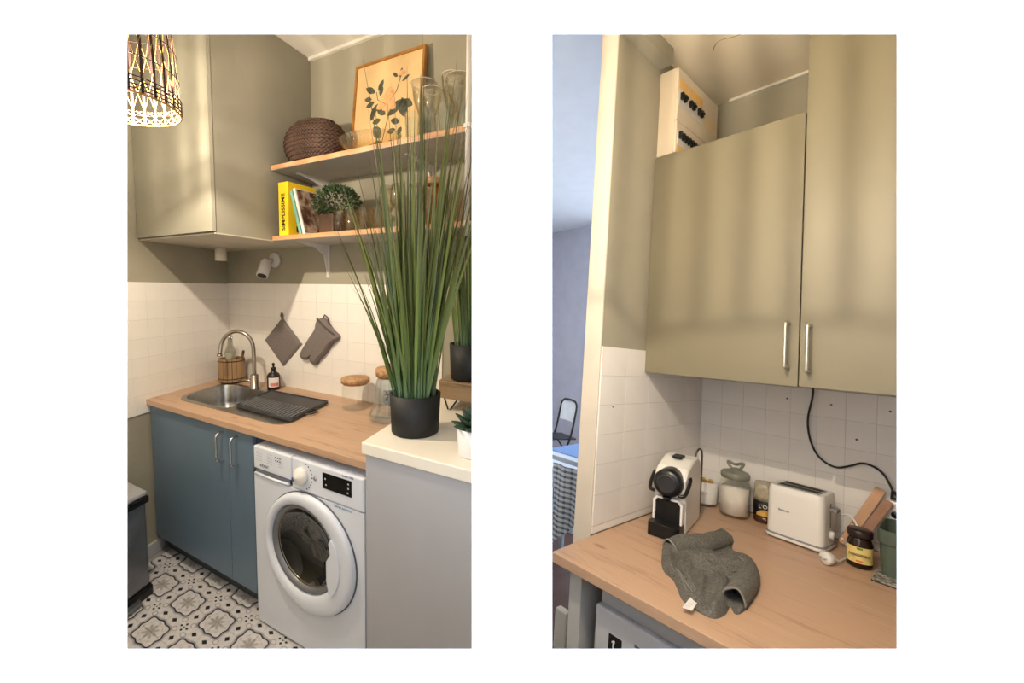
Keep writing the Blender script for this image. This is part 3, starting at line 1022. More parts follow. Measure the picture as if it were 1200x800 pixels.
# drying mat
dm_c = (0.81, -0.32)
dpoly = [(0.6433, -0.461), (1.0928, -0.476), (0.9927, -0.163), (0.5252, -0.175)]
dt = thing('drying_mat', 'dark grey ribbed draining mat lying on the steel drainer', 'mat', (dm_c[0], dm_c[1], 0.9045))
DMAT = plain('dark_grey_silicone', (52, 52, 56), 0.42, var=0.05)
G().prism(rel(dpoly, dm_c), 0.0, 0.014).build('pad', DMAT, dt, bevel=0.004)
def dp(u, v):
    A, B_, C_, D_ = (Vector((*p, 0)) for p in rel(dpoly, dm_c))
    return (A * (1 - u) + B_ * u) * (1 - v) + (D_ * (1 - u) + C_ * u) * v
g = G()
for k in range(18):
    u = 0.05 + k * 0.9 / 17
    p, q = dp(u, 0.06), dp(u, 0.50)
    d = (q - p)
    m3 = Matrix.Rotation(math.atan2(d.y, d.x), 3, 'Z')
    g.obox((p + q) / 2 + Vector((0, 0, 0.0155)), d.length, 0.0065, 0.007, m3)
g.build('ribs', plain('silicone_rib_glint', (126, 126, 130), 0.35), dt)  # ribs coloured lighter than the mat to stand in for bright reflections
p0, p1 = dp(1.0, 0.02), dp(1.0, 0.98)
G().tube([dp(0, 0) + Vector((0.004, 0.004, 0.015)), dp(1, 0) + Vector((-0.004, 0.004, 0.015)), dp(1, 1) + Vector((-0.004, -0.004, 0.015)), dp(0, 1) + Vector((0.004, -0.004, 0.015)), dp(0, 0) + Vector((0.004, 0.004, 0.015))], 0.005, 6).build('raised_border', DMAT, dt)
G().tube(bez([dp(1.0, 0.35) + Vector((0, 0, 0.006)), dp(1.06, 0.42) + Vector((0, 0, 0.006)), dp(1.07, 0.55) + Vector((0, 0, 0.006)), dp(1.0, 0.60) + Vector((0, 0, 0.006))], 5), 0.004, 6).build('hanging_loop', DMAT, dt)

# glass jar with cork lid and carafe
jr = thing('storage_jar', 'short clear glass jar with a flat cork lid on the worktop', 'jar', (1.155, -0.125, 0.9))
G().shell([(0.0, 0.003), (0.066, 0.003), (0.070, 0.010), (0.070, 0.135)], 32).lathe([(0, 0), (0.068, 0), (0.068, 0.003), (0, 0.003)], 32).build('glass_body', glass('jar_glass', (252, 252, 250), 0.25, 0.25), jr)
G().lathe([(0.0, 0.128), (0.064, 0.128), (0.065, 0.137), (0.074, 0.137), (0.074, 0.158), (0.070, 0.162), (0.0, 0.162)], 32).build('cork_lid', CORK, jr)
cf = thing('carafe', 'clear glass carafe with a cork stopper behind the black plant pot', 'carafe', (1.435, -0.195, 0.9))
G().shell([(0.0, 0.004), (0.075, 0.004), (0.088, 0.012), (0.092, 0.03), (0.080, 0.055), (0.064, 0.085), (0.060, 0.16), (0.052, 0.195), (0.047, 0.215), (0.045, 0.215), (0.050, 0.195), (0.057, 0.16), (0.061, 0.085), (0.076, 0.055), (0.088, 0.03), (0.0, 0.010)], 36).build('glass_body', glass('carafe_glass', (244, 247, 248), 0.42, 0.35), cf)
G().lathe([(0.0, 0.205), (0.044, 0.205), (0.046, 0.216), (0.056, 0.216), (0.058, 0.25), (0.052, 0.256), (0.0, 0.256)], 30).build('cork_stopper', CORK, cf)
G().lathe([(0.0, 0.256), (0.012, 0.256), (0.012, 0.275), (0.0, 0.277)], 14).build('knob', BLACK, cf)
G().grid(lambda u, v: (0.0625 * math.cos(fa - 0.6 + 1.2 * u), 0.0625 * math.sin(fa - 0.6 + 1.2 * u), 0.085 + 0.075 * v), 12, 1).build('etched_band', plain('etched_grey', (120, 122, 120), 0.6, var=0.5, vscale=90), cf)

# ------------------------------------------------------------------ base cabinet
bc = thing('base_cabinet', 'blue grey base cabinet with two doors under the sink', 'cabinet', (0.066, -0.605, 0))
# hollow carcass: sides, back, floor
g = G()
g.box(0.006, 0.022, 0.1, 0.022, 0.50, 0.862)
g.box(0.915, 0.022, 0.1, 0.931, 0.55, 0.862)
g.box(0.022, 0.022, 0.1, 0.915, 0.55, 0.116)
g.build('carcass', BASECAB, bc)
for x0, x1, hx in ((0.004, 0.738, 0.700), (0.742, 0.930, 0.815)):
    d_ = G().box(x0, 0.0, 0.105, x1, 0.018, 0.868).build('door', BASECAB, bc, bevel=0.0015)
    G().tube(bez([(hx, 0.0, 0.838), (hx, -0.020, 0.836), (hx, -0.034, 0.822), (hx, -0.034, 0.77), (hx, -0.034, 0.715), (hx, -0.020, 0.702), (hx, 0.0, 0.700)], 4), 0.0055, 8).build('handle', CHROME, d_)
G().box(0.0, 0.06, 0.0, 0.935, 0.078, 0.1).build('plinth', plain('dark_plinth', (70, 78, 84), 0.6), bc)

# ------------------------------------------------------------------ washing machine
wm = thing('washing_machine', 'white front loading washing machine under the oak worktop', 'washing machine', (1.034, -0.625, 0))
wm.scale = (1, 1, 0.984)
W_, H_ = 0.655, 0.848
dc = (0.352, 0.460)
SX = 1.04
OX, OZ = -0.030, 0.008
g = G().box(0.0, 0.021, 0.012, 0.015, 0.56, H_).box(W_ - 0.015, 0.021, 0.012, W_, 0.56, H_).box(0.015, 0.021, H_ - 0.015, W_ - 0.015, 0.56, H_).box(0.015, 0.021, 0.012, W_ - 0.015, 0.56, 0.03).box(0.015, 0.545, 0.03, W_ - 0.015, 0.56, H_ - 0.015)
g.build('body', WHITE, wm, bevel=0.003)
circ = [(dc[0] + OX + 0.187 * SX * math.cos(2 * PI * k / 64), dc[1] + OZ + 0.187 * math.sin(2 * PI * k / 64)) for k in range(64)]
g = G().ringplate([(0.0, 0.014), (W_, 0.014), (W_, 0.712), (0.0, 0.712)], circ, -0.02, 0.0)
g.v = [(v_[0], -v_[2], v_[1]) for v_ in g.v]
g.build('front_panel', WHITE, wm)
G().box(0.255, -0.002, 0.716, W_, 0.02, H_).build('control_panel', WHITE, wm, bevel=0.006, seg=2)
dr = G().box(0.0, -0.002, 0.744, 0.250, 0.02, H_).build('detergent_drawer', WHITE, wm, bevel=0.006, seg=2)
G().box(0.006, 0.004, 0.727, 0.235, 0.02, 0.744).build('grip_recess', plain('grey_recess', (120, 126, 140), 0.5), dr)
G().tube([(0.008, 0.0, 0.722), (0.12, -0.002, 0.720), (0.235, 0.0, 0.722)], 0.006, 8).build('grip_lip', WHITE, dr)
text('brand_text', 'INDESIT', 0.017, GREYTXT, dr, basis((1, 0, 0), (0, 0, 1), (0.075, -0.0025, 0.765)))
g = G()
for k in range(5):
    for q in range(3):
        g.box(0.02 + q * 0.075, -0.0024, 0.785 + k * 0.010, 0.06 + q * 0.070, -0.002, 0.7865 + k * 0.010)
g.build('programme_print', plain('light_grey_print', (176, 178, 192), 0.6), dr)
for k in range(6):
    G().box(0.150 + (k % 3) * 0.014, -0.0026, 0.806 + (k // 3) * 0.014, 0.157 + (k % 3) * 0.014, -0.002, 0.812 + (k // 3) * 0.014).build('symbol', GREYTXT, dr)
kn = G().lathe([(0.0, -0.038), (0.028, -0.026), (0.034, -0.021), (0.037, -0.002), (0.0, -0.002)], 32, axis='y', c=(0.320, 0, 0.784)).build('programme_knob', WHITEPL, wm)
G().box(0.314, -0.0275, 0.774, 0.319, -0.0255, 0.796).build('pointer', GREYTXT, kn)
for k in range(9):
    a = -1.1 + k * 0.28
    G().box(0.320 + 0.058 * math.cos(a) - 0.003, -0.0026, 0.784 + 0.058 * math.sin(a) - 0.003, 0.320 + 0.058 * math.cos(a) + 0.003, -0.002, 0.784 + 0.058 * math.sin(a) + 0.003).build('dial_mark', GREYTXT, wm)
G().lathe([(0.0, -0.010), (0.010, -0.009), (0.012, -0.002), (0.0, -0.002)], 20, axis='y', c=(0.272, 0, 0.758)).build('start_button', plain('blue_button', (40, 96, 176), 0.4), wm)
G().lathe([(0.0, -0.006), (0.008, -0.005), (0.010, -0.002), (0.0, -0.002)], 16, axis='y', c=(0.395, 0, 0.788)).build('option_button', CHROME, wm)
ds_ = G().prism([(0.440, 0.762), (0.594, 0.762), (0.594, 0.826), (0.440, 0.826)], -0.004, 0.0, axis='y').build('display', plain('black_glass_display', (8, 8, 10), 0.15, var=0.0), wm)
for x_, z_ in ((0.452, 0.80), (0.456, 0.776), (0.575, 0.808), (0.575, 0.79), (0.572, 0.772)):
    G().box(x_, -0.0044, z_, x_ + 0.007, -0.004, z_ + 0.006).build('indicator', plain('display_white', (210, 214, 220), 0.5), ds_)
text('model_text', 'Innex 1400', 0.013, GREYTXT, wm, basis((1, 0, 0), (0, 0, 1), (0.575, -0.0024, 0.838)))
text('slogan_text', 'WATER BALANCE', 0.012, plain('blue_grey_ink', (110, 150, 186), 0.6), wm, basis((1, 0, 0), (0, 0, 1), (0.545, -0.0006, 0.703)))
# door: ring turned about the depth axis
def ecc(layers, n=72):
    """ring lofted through circles (radius, depth, centre shift x, centre shift z)"""
    g_ = G()
    vs_, fs_ = [], []
    for r_, y_, ox, oz in layers:
        for i in range(n):
            a_ = 2 * PI * i / n
            vs_.append((dc[0] + ox + r_ * SX * math.cos(a_), y_, dc[1] + oz + r_ * math.sin(a_)))
    for j in range(len(layers) - 1):
        for i in range(n):
            fs_.append((j * n + i, (j + 1) * n + i, (j + 1) * n + (i + 1) % n, j * n + (i + 1) % n))
    return g_._add(vs_, fs_, True)
door = ecc([(0.253, 0.0, 0, 0), (0.252, -0.014, 0, 0), (0.246, -0.022, 0, 0), (0.235, -0.026, -0.003, 0), (0.205, -0.024, -0.020, 0.004), (0.194, -0.018, -0.027, 0.006), (0.188, -0.004, OX, OZ), (0.186, 0.012, OX, OZ)]).build('door', WHITE, wm)
g = G().lathe([(0.257, -0.001), (0.257, -0.005), (0.253, -0.005), (0.253, -0.001)], 72, axis='y', c=(dc[0], 0, dc[1]), sx=SX)
g.f = [f for f in g.f if len(f) == 4]; g.sm = [True] * len(g.f)
g.build('door_seal_line', plain('dark_seam', (92, 94, 104), 0.6), door)
ecc([(0.188, -0.004, OX, OZ), (0.182, -0.012, OX, OZ), (0.172, -0.008, OX, OZ), (0.166, 0.004, OX, OZ)]).build('inner_ring', plain('grey_ring', (128, 130, 136), 0.3, 0.4), door)
ecc([(0.172, -0.002, OX, OZ), (0.160, 0.016, OX, OZ), (0.130, 0.040, OX, OZ), (0.07, 0.052, OX, OZ), (0.0005, 0.055, OX, OZ)]).build('door_glass', glass('smoked_door_glass', (70, 70, 76), 0.3), door)
dg_ = ecc([(0.186, 0.012, OX, OZ), (0.176, 0.06, OX, OZ), (0.172, 0.075, OX, OZ)]).build('rubber_gasket', plain('dark_gasket', (52, 52, 56), 0.6), wm)
DRUM = plain('drum_steel', (48, 48, 52), 0.35, 0.8, var=0.1, vscale=60)
drum = ecc([(0.172, 0.076, OX, OZ), (0.215, 0.085, OX, OZ), (0.215, 0.34, OX, OZ), (0.0005, 0.345, OX, OZ)]).build('drum', DRUM, wm)
for a in (0.55, 2.65, 4.75):
    c_ = Vector((dc[0] + OX + 0.17 * math.cos(a), 0.21, dc[1] + OZ + 0.17 * math.sin(a)))
    G().obox(c_, 0.07, 0.22, 0.035, Matrix.Rotation(-a, 3, 'Y')).build('lifter', plain('drum_grey', (52, 52, 56), 0.4), drum)
G().tube([(dc[0] + OX + 0.164 * math.cos(q * PI / 40) * SX, 0.010, dc[1] + OZ + 0.164 * math.sin(q * PI / 40)) for q in range(81)], 0.0028, 6).build('glass_rim', plain('bright_rim', (150, 140, 120), 0.2, 0.8), door)
# white grip segment that cuts the glass off on the right
seg = [(dc[0] + 0.140, dc[1] - 0.115)]
for k in range(13):
    a = -0.68 + 1.36 * k / 12
    seg.append((dc[0] + 0.192 * math.cos(a) * SX, dc[1] + 0.192 * math.sin(a)))
seg += [(dc[0] + 0.142, dc[1] + 0.10), (dc[0] + 0.150, dc[1] + 0.055), (dc[0] + 0.128, dc[1] + 0.02), (dc[0] + 0.128, dc[1] - 0.06)]
G().prism(seg, -0.030, 0.004, axis='y').build('door_grip', WHITE, door, bevel=0.003)
for x_ in (0.05, W_ - 0.05):
    for y_ in (0.05, 0.5):
        G().lathe([(0, 0), (0.02, 0), (0.02, 0.014), (0, 0.014)], 12, c=(x_, y_, 0)).build('foot', BLACK, wm)

# ------------------------------------------------------------------ white side counter
wc = thing('side_counter', 'white painted waist high counter standing in front of the worktop end', 'counter', (1.78, -0.73, 0))
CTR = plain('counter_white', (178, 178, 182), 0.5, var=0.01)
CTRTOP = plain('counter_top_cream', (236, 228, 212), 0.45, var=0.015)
wco = (1.78, -0.73)
G().prism(rel([(1.790, -0.722), (2.270, -0.722), (1.935, -0.010), (1.634, -0.010)], wco), 0.0, 0.986).build('body', CTR, wc)
G().prism(rel([(1.780, -0.733), (2.285, -0.733), (1.945, -0.008), (1.620, -0.008)], wco), 0.987, 1.027).build('top_board', CTRTOP, wc, bevel=0.004)
ZC = 1.0275

# grass plants
def blade_mat():
    m, nt, bs = new_mat('grass_blade')
    at = nt.nodes.new('ShaderNodeAttribute')
    at.attribute_name = 'along'
    oi = nt.nodes.new('ShaderNodeObjectInfo')
    f = S(nt, at.outputs['Fac'])
    r = S(nt, oi.outputs['Random'])
    base = ramp(nt, f, [(0.0, (126, 160, 116)), (0.2, (124, 148, 78)), (0.6, (112, 124, 54)), (1.0, (104, 104, 52))])
    c = mixc(nt, r * 0.92, base, (34, 48, 24))
    nt.links.new(c, bs.inputs['Base Color'])
    bs.inputs['Roughness'].default_value = 0.45
    return m
BLADE = blade_mat()

def blade(parent, p0, az, lean, L, w, curl, tw):
    g = G()
    n = 7
    out = Vector((math.cos(az), math.sin(az), 0))
    sd0 = Vector((-math.sin(az + tw), math.cos(az + tw), 0))
    p = Vector(p0)
    ang_ = lean
    pts, ws, al = [], [], []
    for k in range(n + 1):
        s = k / n
        pts.append(p.copy())
        ws.append(w * (1 - s ** 2.4) * (0.75 + 0.5 * min(1, s * 4)) + 0.0006)
        al.append(s)
        ang_ += curl / n
        p = p + (out * math.sin(ang_) + Vector((0, 0, 1)) * math.cos(ang_)) * (L / n)
    vs, fs = [], []
    for k in range(n + 1):
        nn = out.cross(sd0)
        vs += [pts[k] - sd0 * ws[k] / 2, pts[k] + out * (-0.25 * ws[k]), pts[k] + sd0 * ws[k] / 2]
    for k in range(n):
        fs += [(3 * k, 3 * k + 1, 3 * k + 4, 3 * k + 3), (3 * k + 1, 3 * k + 2, 3 * k + 5, 3 * k + 4)]
    g._add(vs, fs, True)
    o = g.build('blade', BLADE, parent)
    at = o.data.attributes.new('along', 'FLOAT', 'POINT')
    at.data.foreach_set('value', [al[i // 3] for i in range(len(vs))])
    return o

def black_pot(parent, r, h):
    G().shell([(0.0, 0.0), (r * 0.88, 0.0), (r * 0.93, 0.006), (r, h), (r * 0.94, h), (r * 0.90, h - 0.02), (0.0, h - 0.02)], 40).build('pot', BLACKPOT, parent)
    G().lathe([(0.0, h - 0.019), (r * 0.89, h - 0.019), (0.0, h - 0.012)], 24).build('soil', plain('dark_soil', (40, 34, 28), 0.95, var=0.4, vscale=80), parent)

gp = thing('grass_plant', 'tall artificial grass in a black pot on the white counter', 'plant', (1.866, -0.553, ZC))
black_pot(gp, 0.090, 0.140)
rnd = random.Random(3)
for k in range(235):
    a = rnd.uniform(0, 2 * PI)
    rr = 0.072 * math.sqrt(rnd.random())
    lean = rnd.uniform(0.0, 0.27) * (0.4 + rr / 0.072 * 0.8)
    if math.sin(a) > 0.2: lean *= 0.55
    L = rnd.uniform(0.55, 1.12)
    if rnd.random() < 0.25: L *= 0.75
    if math.cos(a - 0.5) < 0.1 and lean > 0.06: L *= 0.74
    w = rnd.uniform(0.005, 0.0125)
    blade(gp, (rr * math.cos(a), rr * math.sin(a), 0.122), a + rnd.uniform(-.5, .5), lean, L, w, rnd.uniform(-0.02, 0.22), rnd.uniform(-1.2, 1.2))
for a, lean, L, curl in ((3.3, 0.30, 0.60, 0.25), (3.0, 0.36, 0.50, 0.5), (3.45, 0.24, 0.80, 0.30), (3.2, 0.22, 0.95, 0.25), (2.9, 0.26, 0.70, 0.3)):
    blade(gp, (0.07 * math.cos(a), 0.07 * math.sin(a), 0.122), a, lean, L, 0.004, curl, 0.3)

sd = thing('plant_stand', 'small wooden slab stand on black hairpin legs behind the tall grass', 'stand', (1.96, -0.19, ZC))
G().prism(rel([(1.79, -0.290), (2.045, -0.290), (1.965, -0.095), (1.74, -0.095)], (1.96, -0.19)), 0.052, 0.128).build('slab', oak('dark_slab_wood', (148, 122, 92), (108, 84, 60), (176, 148, 114), knots=False), sd, bevel=0.006)
for x_, y_ in ((-0.13, -0.075), (0.04, -0.075), (-0.16, 0.075), (-0.02, 0.075)):
    G().tube([(x_ - 0.028, y_, 0.052), (x_ - 0.006, y_ - 0.004, 0.004), (x_ + 0.006, y_ - 0.004, 0.004), (x_ + 0.040, y_, 0.052)], 0.0035, 6).build('hairpin_leg', BLACK, sd)
gp2 = thing('grass_plant', 'second grass plant in a black pot standing on the wooden slab stand', 'plant', (1.890, -0.195, ZC + 0.1285))
black_pot(gp2, 0.092, 0.150)
for k in range(70):
    a = rnd.uniform(0, 2 * PI)
    rr = 0.07 * math.sqrt(rnd.random())
    blade(gp2, (rr * math.cos(a), rr * math.sin(a), 0.135), a, rnd.uniform(0.0, 0.14), rnd.uniform(0.3, 0.72), rnd.uniform(0.006, 0.012), rnd.uniform(0, 0.08), rnd.uniform(-1, 1))

su = thing('succulent', 'small dark green succulent in a white pot at the counter edge', 'plant', (2.148, -0.625, ZC))
G().shell([(0.0, 0.0), (0.048, 0.0), (0.051, 0.004), (0.057, 0.086), (0.053, 0.086), (0.050, 0.07), (0.0, 0.07)], 36).build('pot', WHITEPL, su)
G().lathe([(0.0, 0.071), (0.050, 0.071), (0.0, 0.076)], 20).build('soil', plain('dark_soil', (40, 34, 28), 0.95), su)
SUC = plain('succulent_leaf', (44, 66, 48), 0.5, var=0.2, vscale=30)
lf = G().lathe([(0.0, 0.0), (0.006, 0.004), (0.011, 0.020), (0.010, 0.034), (0.004, 0.046), (0.0, 0.050)], 8, sy=0.45).mesh('leaf', SUC)
for ring_, (cnt, tilt, z_, sc_) in enumerate(((9, 1.25, 0.078, 1.05), (8, 0.9, 0.086, 1.0), (7, 0.55, 0.094, 0.85), (4, 0.22, 0.100, 0.65))):
    for k in range(cnt):
        a = k * 2 * PI / cnt + ring_ * 0.4
        o = put('leaf', lf, su, (0.012 * math.cos(a), 0.012 * math.sin(a), z_), scale=(sc_ * 1.35, sc_ * 1.35, sc_ * 1.3))
        o.rotation_euler = (Matrix.Rotation(a, 3, 'Z') @ Matrix.Rotation(tilt, 3, 'Y') @ Matrix.Rotation(PI / 2, 3, 'Z')).to_euler()

pp_ = thing('vertical_pipe', 'thin white vertical pipe clipped to the shelf fronts at the far right', 'pipe', (1.930, -0.316, 1.74))
G().tube([(0, 0, 0.0), (0, 0, 1.088)], 0.010, 14).build('tube', METALWHITE, pp_)
for z_ in (0.046, 0.406):
    G().box(-0.014, -0.012, z_ - 0.008, 0.014, 0.0155, z_ + 0.008).build('clip', METALWHITE, pp_)
# ------------------------------------------------------------------ waste bin
bn = thing('waste_bin', 'brushed metal pedal bin with black rim beside the blue grey cabinet', 'bin', (0.3, -0.95, 0))
bco = (0.3, -0.95)
bp4 = [(0.408, -0.785), (0.548, -1.135), (0.30, -1.135), (0.165, -0.785)]
BINM = plain('bin_metal', (138, 140, 146), 0.32, 0.75, var=0.06, vscale=8)
G().prism(rel(bp4, bco), 0.05, 0.475).build('body', BINM, bn, bevel=0.012, seg=3)
big = [(0.420, -0.775), (0.565, -1.145), (0.29, -1.145), (0.155, -0.775)]
G().prism(rel(big, bco), 0.0, 0.050).build('base', BLACK, bn, bevel=0.01)
G().prism(rel(big, bco), 0.475, 0.507).build('rim', BLACK, bn, bevel=0.006)
G().prism(rel([(0.412, -0.780), (0.556, -1.140), (0.295, -1.140), (0.160, -0.780)], bco), 0.508, 0.532).build('lid', plain('lid_metal', (206, 208, 214), 0.25, 0.5, var=0.02), bn, bevel=0.008)
G().prism(rel([(0.45, -0.85), (0.53, -1.05), (0.56, -1.05), (0.48, -0.85)], bco), 0.012, 0.03).build('pedal', BINM, bn, bevel=0.004)

# ------------------------------------------------------------------ rattan pendant lamp (it lights the room)
RATT = plain('pale_rattan', (168, 128, 66), 0.7, var=0.1, vscale=40)
RATTD = plain('dark_rattan', (40, 18, 13), 0.7, var=0.1, vscale=40)
def lamp_pieces(R0=0.172, H=0.36, NS=30, COV=0.30):
    """shared meshes of the pendant's shade"""
    def rad(z):
        s = z / H
        return R0 * (1 - 0.02 * s - 0.16 * s ** 2.2)
    N = NS
    K_ = R0 / 0.172
    slat = G()
    for k in range(N):
        for sgn in (1, -1):
            pts, side = [], []
            for q in range(13):
                s = q / 12
                zz = 0.052 + (H - 0.052) * s
                a = 2 * PI * k / N + sgn * 0.55 * s
                r = rad(zz) + 0.0012 * sgn
                pts.append((r * math.cos(a), r * math.sin(a), zz))
                side.append(Vector((-math.sin(a), math.cos(a), 0)))
            slat.strip(pts, 0.0026 * K_ * 0.7 if R0 > 0.15 else 0.0006, side)
    up = G()
    for k in range(N):
        a = 2 * PI * k / N
        up.strip([((rad(zz)) * math.cos(a), (rad(zz)) * math.sin(a), zz) for zz in (0.004, H * 0.35, H * 0.7, H)], 2 * PI * R0 / N * COV, Vector((-math.sin(a), math.cos(a), 0)))
    low = G()
    for k in range(N):
        for sgn in (1, -1):
            low.strip([((R0 - 0.002) * math.cos(2 * PI * k / N + sgn * 0.12 * q), (R0 - 0.002) * math.sin(2 * PI * k / N + sgn * 0.12 * q), 0.004 + 0.016 * q) for q in range(4)], 0.0035 * K_, [Vector((-math.sin(2 * PI * k / N + sgn * 0.12 * q), math.cos(2 * PI * k / N + sgn * 0.12 * q), 0)) for q in range(4)])
    band = G()
    for z in ((0.014, 0.026, 0.038, 0.050) if R0 > 0.15 else (0.05,)):
        band.tube([((R0 + 0.002) * math.cos(q * PI / 32), (R0 + 0.002) * math.sin(q * PI / 32), z) for q in range(65)], 0.0020 * K_, 5)
    hoops = G()
    for z in ((H * 0.32, H * 0.55, H * 0.78, H) if R0 > 0.15 else (H,)):
        hoops.tube([(rad(z) * math.cos(q * PI / 32), rad(z) * math.sin(q * PI / 32), z) for q in range(65)], 0.0018, 5)
    rim = G().tube([(R0 * math.cos(q * PI / 32), R0 * math.sin(q * PI / 32), 0.004) for q in range(65)], 0.0028 * K_, 6)
    top = G()
    for k in range(10):
        a = 2 * PI * k / 10
        top.tube([(0.02 * math.cos(a), 0.02 * math.sin(a), H + 0.01), (rad(H) * math.cos(a), rad(H) * math.sin(a), H)], 0.003, 5)
    return [('lattice', slat, RATT), ('upright_slats', up, RATTD), ('lower_slats', low, RATT), ('dark_band', band, RATTD), ('hoops', hoops, RATTD), ('rim', rim, RATT), ('top_spokes', top, RATT)]

def pendant(loc, label, ceiling_z, watts, rz=0.0, R0=0.172, H=0.36, bulb=0.075, NS=30, soft=0.018, COV=0.24):
    t_ = thing('pendant_lamp', label, 'lamp', loc, rz, group='woven pendant lamps')
    for nm, g_, mt in lamp_pieces(R0, H, NS, COV):
        if R0 < 0.15 and nm in ('lattice', 'lower_slats', 'dark_band'): continue      # the small one is plain slats
        g_.build(nm, mt, t_)
    G().tube([(0, 0, H + 0.02), (0, 0, ceiling_z - loc[2] - 0.02)], 0.003, 6).build('cord', BLACK, t_)
    G().lathe([(0.0, ceiling_z - loc[2] - 0.03), (0.04, ceiling_z - loc[2] - 0.028), (0.045, ceiling_z - loc[2] - 0.001), (0, ceiling_z - loc[2] - 0.001)], 20).build('ceiling_rose', METALWHITE, t_)
    G().lathe([(0.0, bulb + 0.05), (0.018, bulb + 0.05), (0.020, H + 0.02), (0.0, H + 0.02)], 14).build('socket', BLACK, t_)
    mb = bpy.data.materials.get('warm_bulb')
    if mb is None:
        mb, ntb, bb = new_mat('warm_bulb')
        bb.inputs['Emission Color'].default_value = (*LAMP_COLOR, 1)
        bb.inputs['Emission Strength'].default_value = 6.0
    G().lathe([(0.0, bulb + 0.020), (0.010, bulb + 0.022), (0.016, bulb + 0.05), (0.0, bulb + 0.05)], 14).build('bulb', mb, t_)
    ld = bpy.data.lights.new('bulb_light', 'POINT')
    ld.energy = watts
    ld.color = LAMP_COLOR
    ld.shadow_soft_size = soft
    lo = bpy.data.objects.new('bulb_light', ld)
    COL.objects.link(lo)
    lo.parent = t_
    lo.location = (0, 0, bulb)
    return t_

pendant((1.052, -1.068, 2.105), 'woven rattan pendant lamp with a dark band at the upper left', 2.83, LAMP_LEFT_W)

# =================================================================== RIGHT KITCHEN
ROOM[0] = 'R'
JAMB = plain('cream_jamb_paint', (216, 204, 186), 0.6, var=0.02)
DARKFLOOR = oak('dark_brown_floorboards', (92, 58, 42), (60, 36, 28), (112, 74, 54), axis=1, knots=False)
FARWALL = plain('pale_lavender_wall', (198, 198, 212), 0.8, var=0.02)
clipped(struct(G().box(-6.0, -3.2, -0.1, 3.2, 4.2, 0.0).build('floor', DARKFLOOR), 'dark brown wooden floor beyond the doorway'))
sw = struct(G().box(-0.066, -0.862, -0.05, 0.0, 0.12, 2.90).build('wall_partition', PAINT), 'short grey green partition wall with white tiles')
jb = G().box(-0.068, -0.872, 0.0, 0.002, -0.862, 2.90).build('trim_2', JAMB, None, bevel=0.002)
struct(jb, 'cream painted end face of the partition wall')
pk = G().box(-0.104, -0.905, 0.0, -0.052, -0.874, 0.605).build('trim_3', WHITEPAINT, None, bevel=0.004)
struct(pk, 'white plinth block at the foot of the partition wall end')
rw = struct(G().box(0.0, 0.0, -0.05, 3.2, 0.12, 2.95).build('wall_rear', PAINT), 'grey green wall with white tiles behind the toaster')
clipped(rw)
clipped(struct(G().box(-0.066, -3.2, 2.855, 3.2, 0.12, 2.95).build('ceiling', plain('warm_ceiling_paint', (236, 222, 194), 0.85, var=0.03, vscale=2)), 'cream ceiling with a fine crack'))
struct(G().box(0.0, -0.86, 2.785, 0.055, -0.545, 2.855).build('trim_4', PAINT), 'painted casing along the ceiling beside the fuse box')
struct(G().box(0.08, -0.014, 2.843, 0.52, 0.0, 2.855).build('trim_5', WHITEPAINT), 'thin pale cornice above the wall cabinet')
clipped(struct(G().box(1.9, -3.2, -0.05, 2.0, 0.12, 2.95).build('wall_right', PAINT), 'grey green wall out of view to the right'))
ck = G().tube(bez([(0.16, -0.42, 2.8545), (0.20, -0.46, 2.8545), (0.27, -0.44, 2.8545), (0.33, -0.50, 2.8545), (0.40, -0.52, 2.8545)], 5), 0.0016, 4).build('trim_6', plain('crack_brown', (150, 124, 92), 0.9))
struct(ck, 'fine crack across the cream ceiling')
# far room
clipped(struct(G().box(-6.0, 3.30, -0.05, -2.75, 3.42, 4.2).box(-2.75, 3.30, -0.05, -0.3, 3.42, 0.2).box(-2.75, 3.30, 3.4, -0.3, 3.42, 4.2).box(-0.3, 3.30, -0.05, 1.2, 3.42, 4.2).build('wall_far', FARWALL), 'pale lavender wall of the room beyond, with an unseen opening added to brighten it'))  # gap added out of view so more daylight bounces into this room
clipped(struct(G().ringplate([(-6.0, -3.2), (-0.068, -3.2), (-0.068, 3.42), (-6.0, 3.42)], [(-0.95, 0.75), (-0.12, 0.75), (-0.12, 3.2), (-0.95, 3.2)], 3.62, 3.75).build('ceiling', plain('cool_ceiling_paint', (232, 238, 246), 0.85, var=0.01)), 'pale blue white ceiling with an unseen opening added to brighten the room beyond'))  # roof opening added out of view to brighten the room below
G_ = G().box(-0.066, 0.12, -0.05, 0.0, 0.5, 3.75).box(-0.066, 0.5, -0.05, 0.0, 3.05, 0.25).box(-0.066, 0.5, 3.2, 0.0, 3.05, 3.75).box(-0.066, 3.05, -0.05, 0.0, 3.30, 3.75).box(-0.066, -3.2, 2.90, 0.0, 0.12, 3.75)
clipped(struct(G_.build('wall_far_side', FARWALL), 'side wall of the room beyond, with an unseen opening added to let daylight in'))  # side opening added out of view as a daylight source

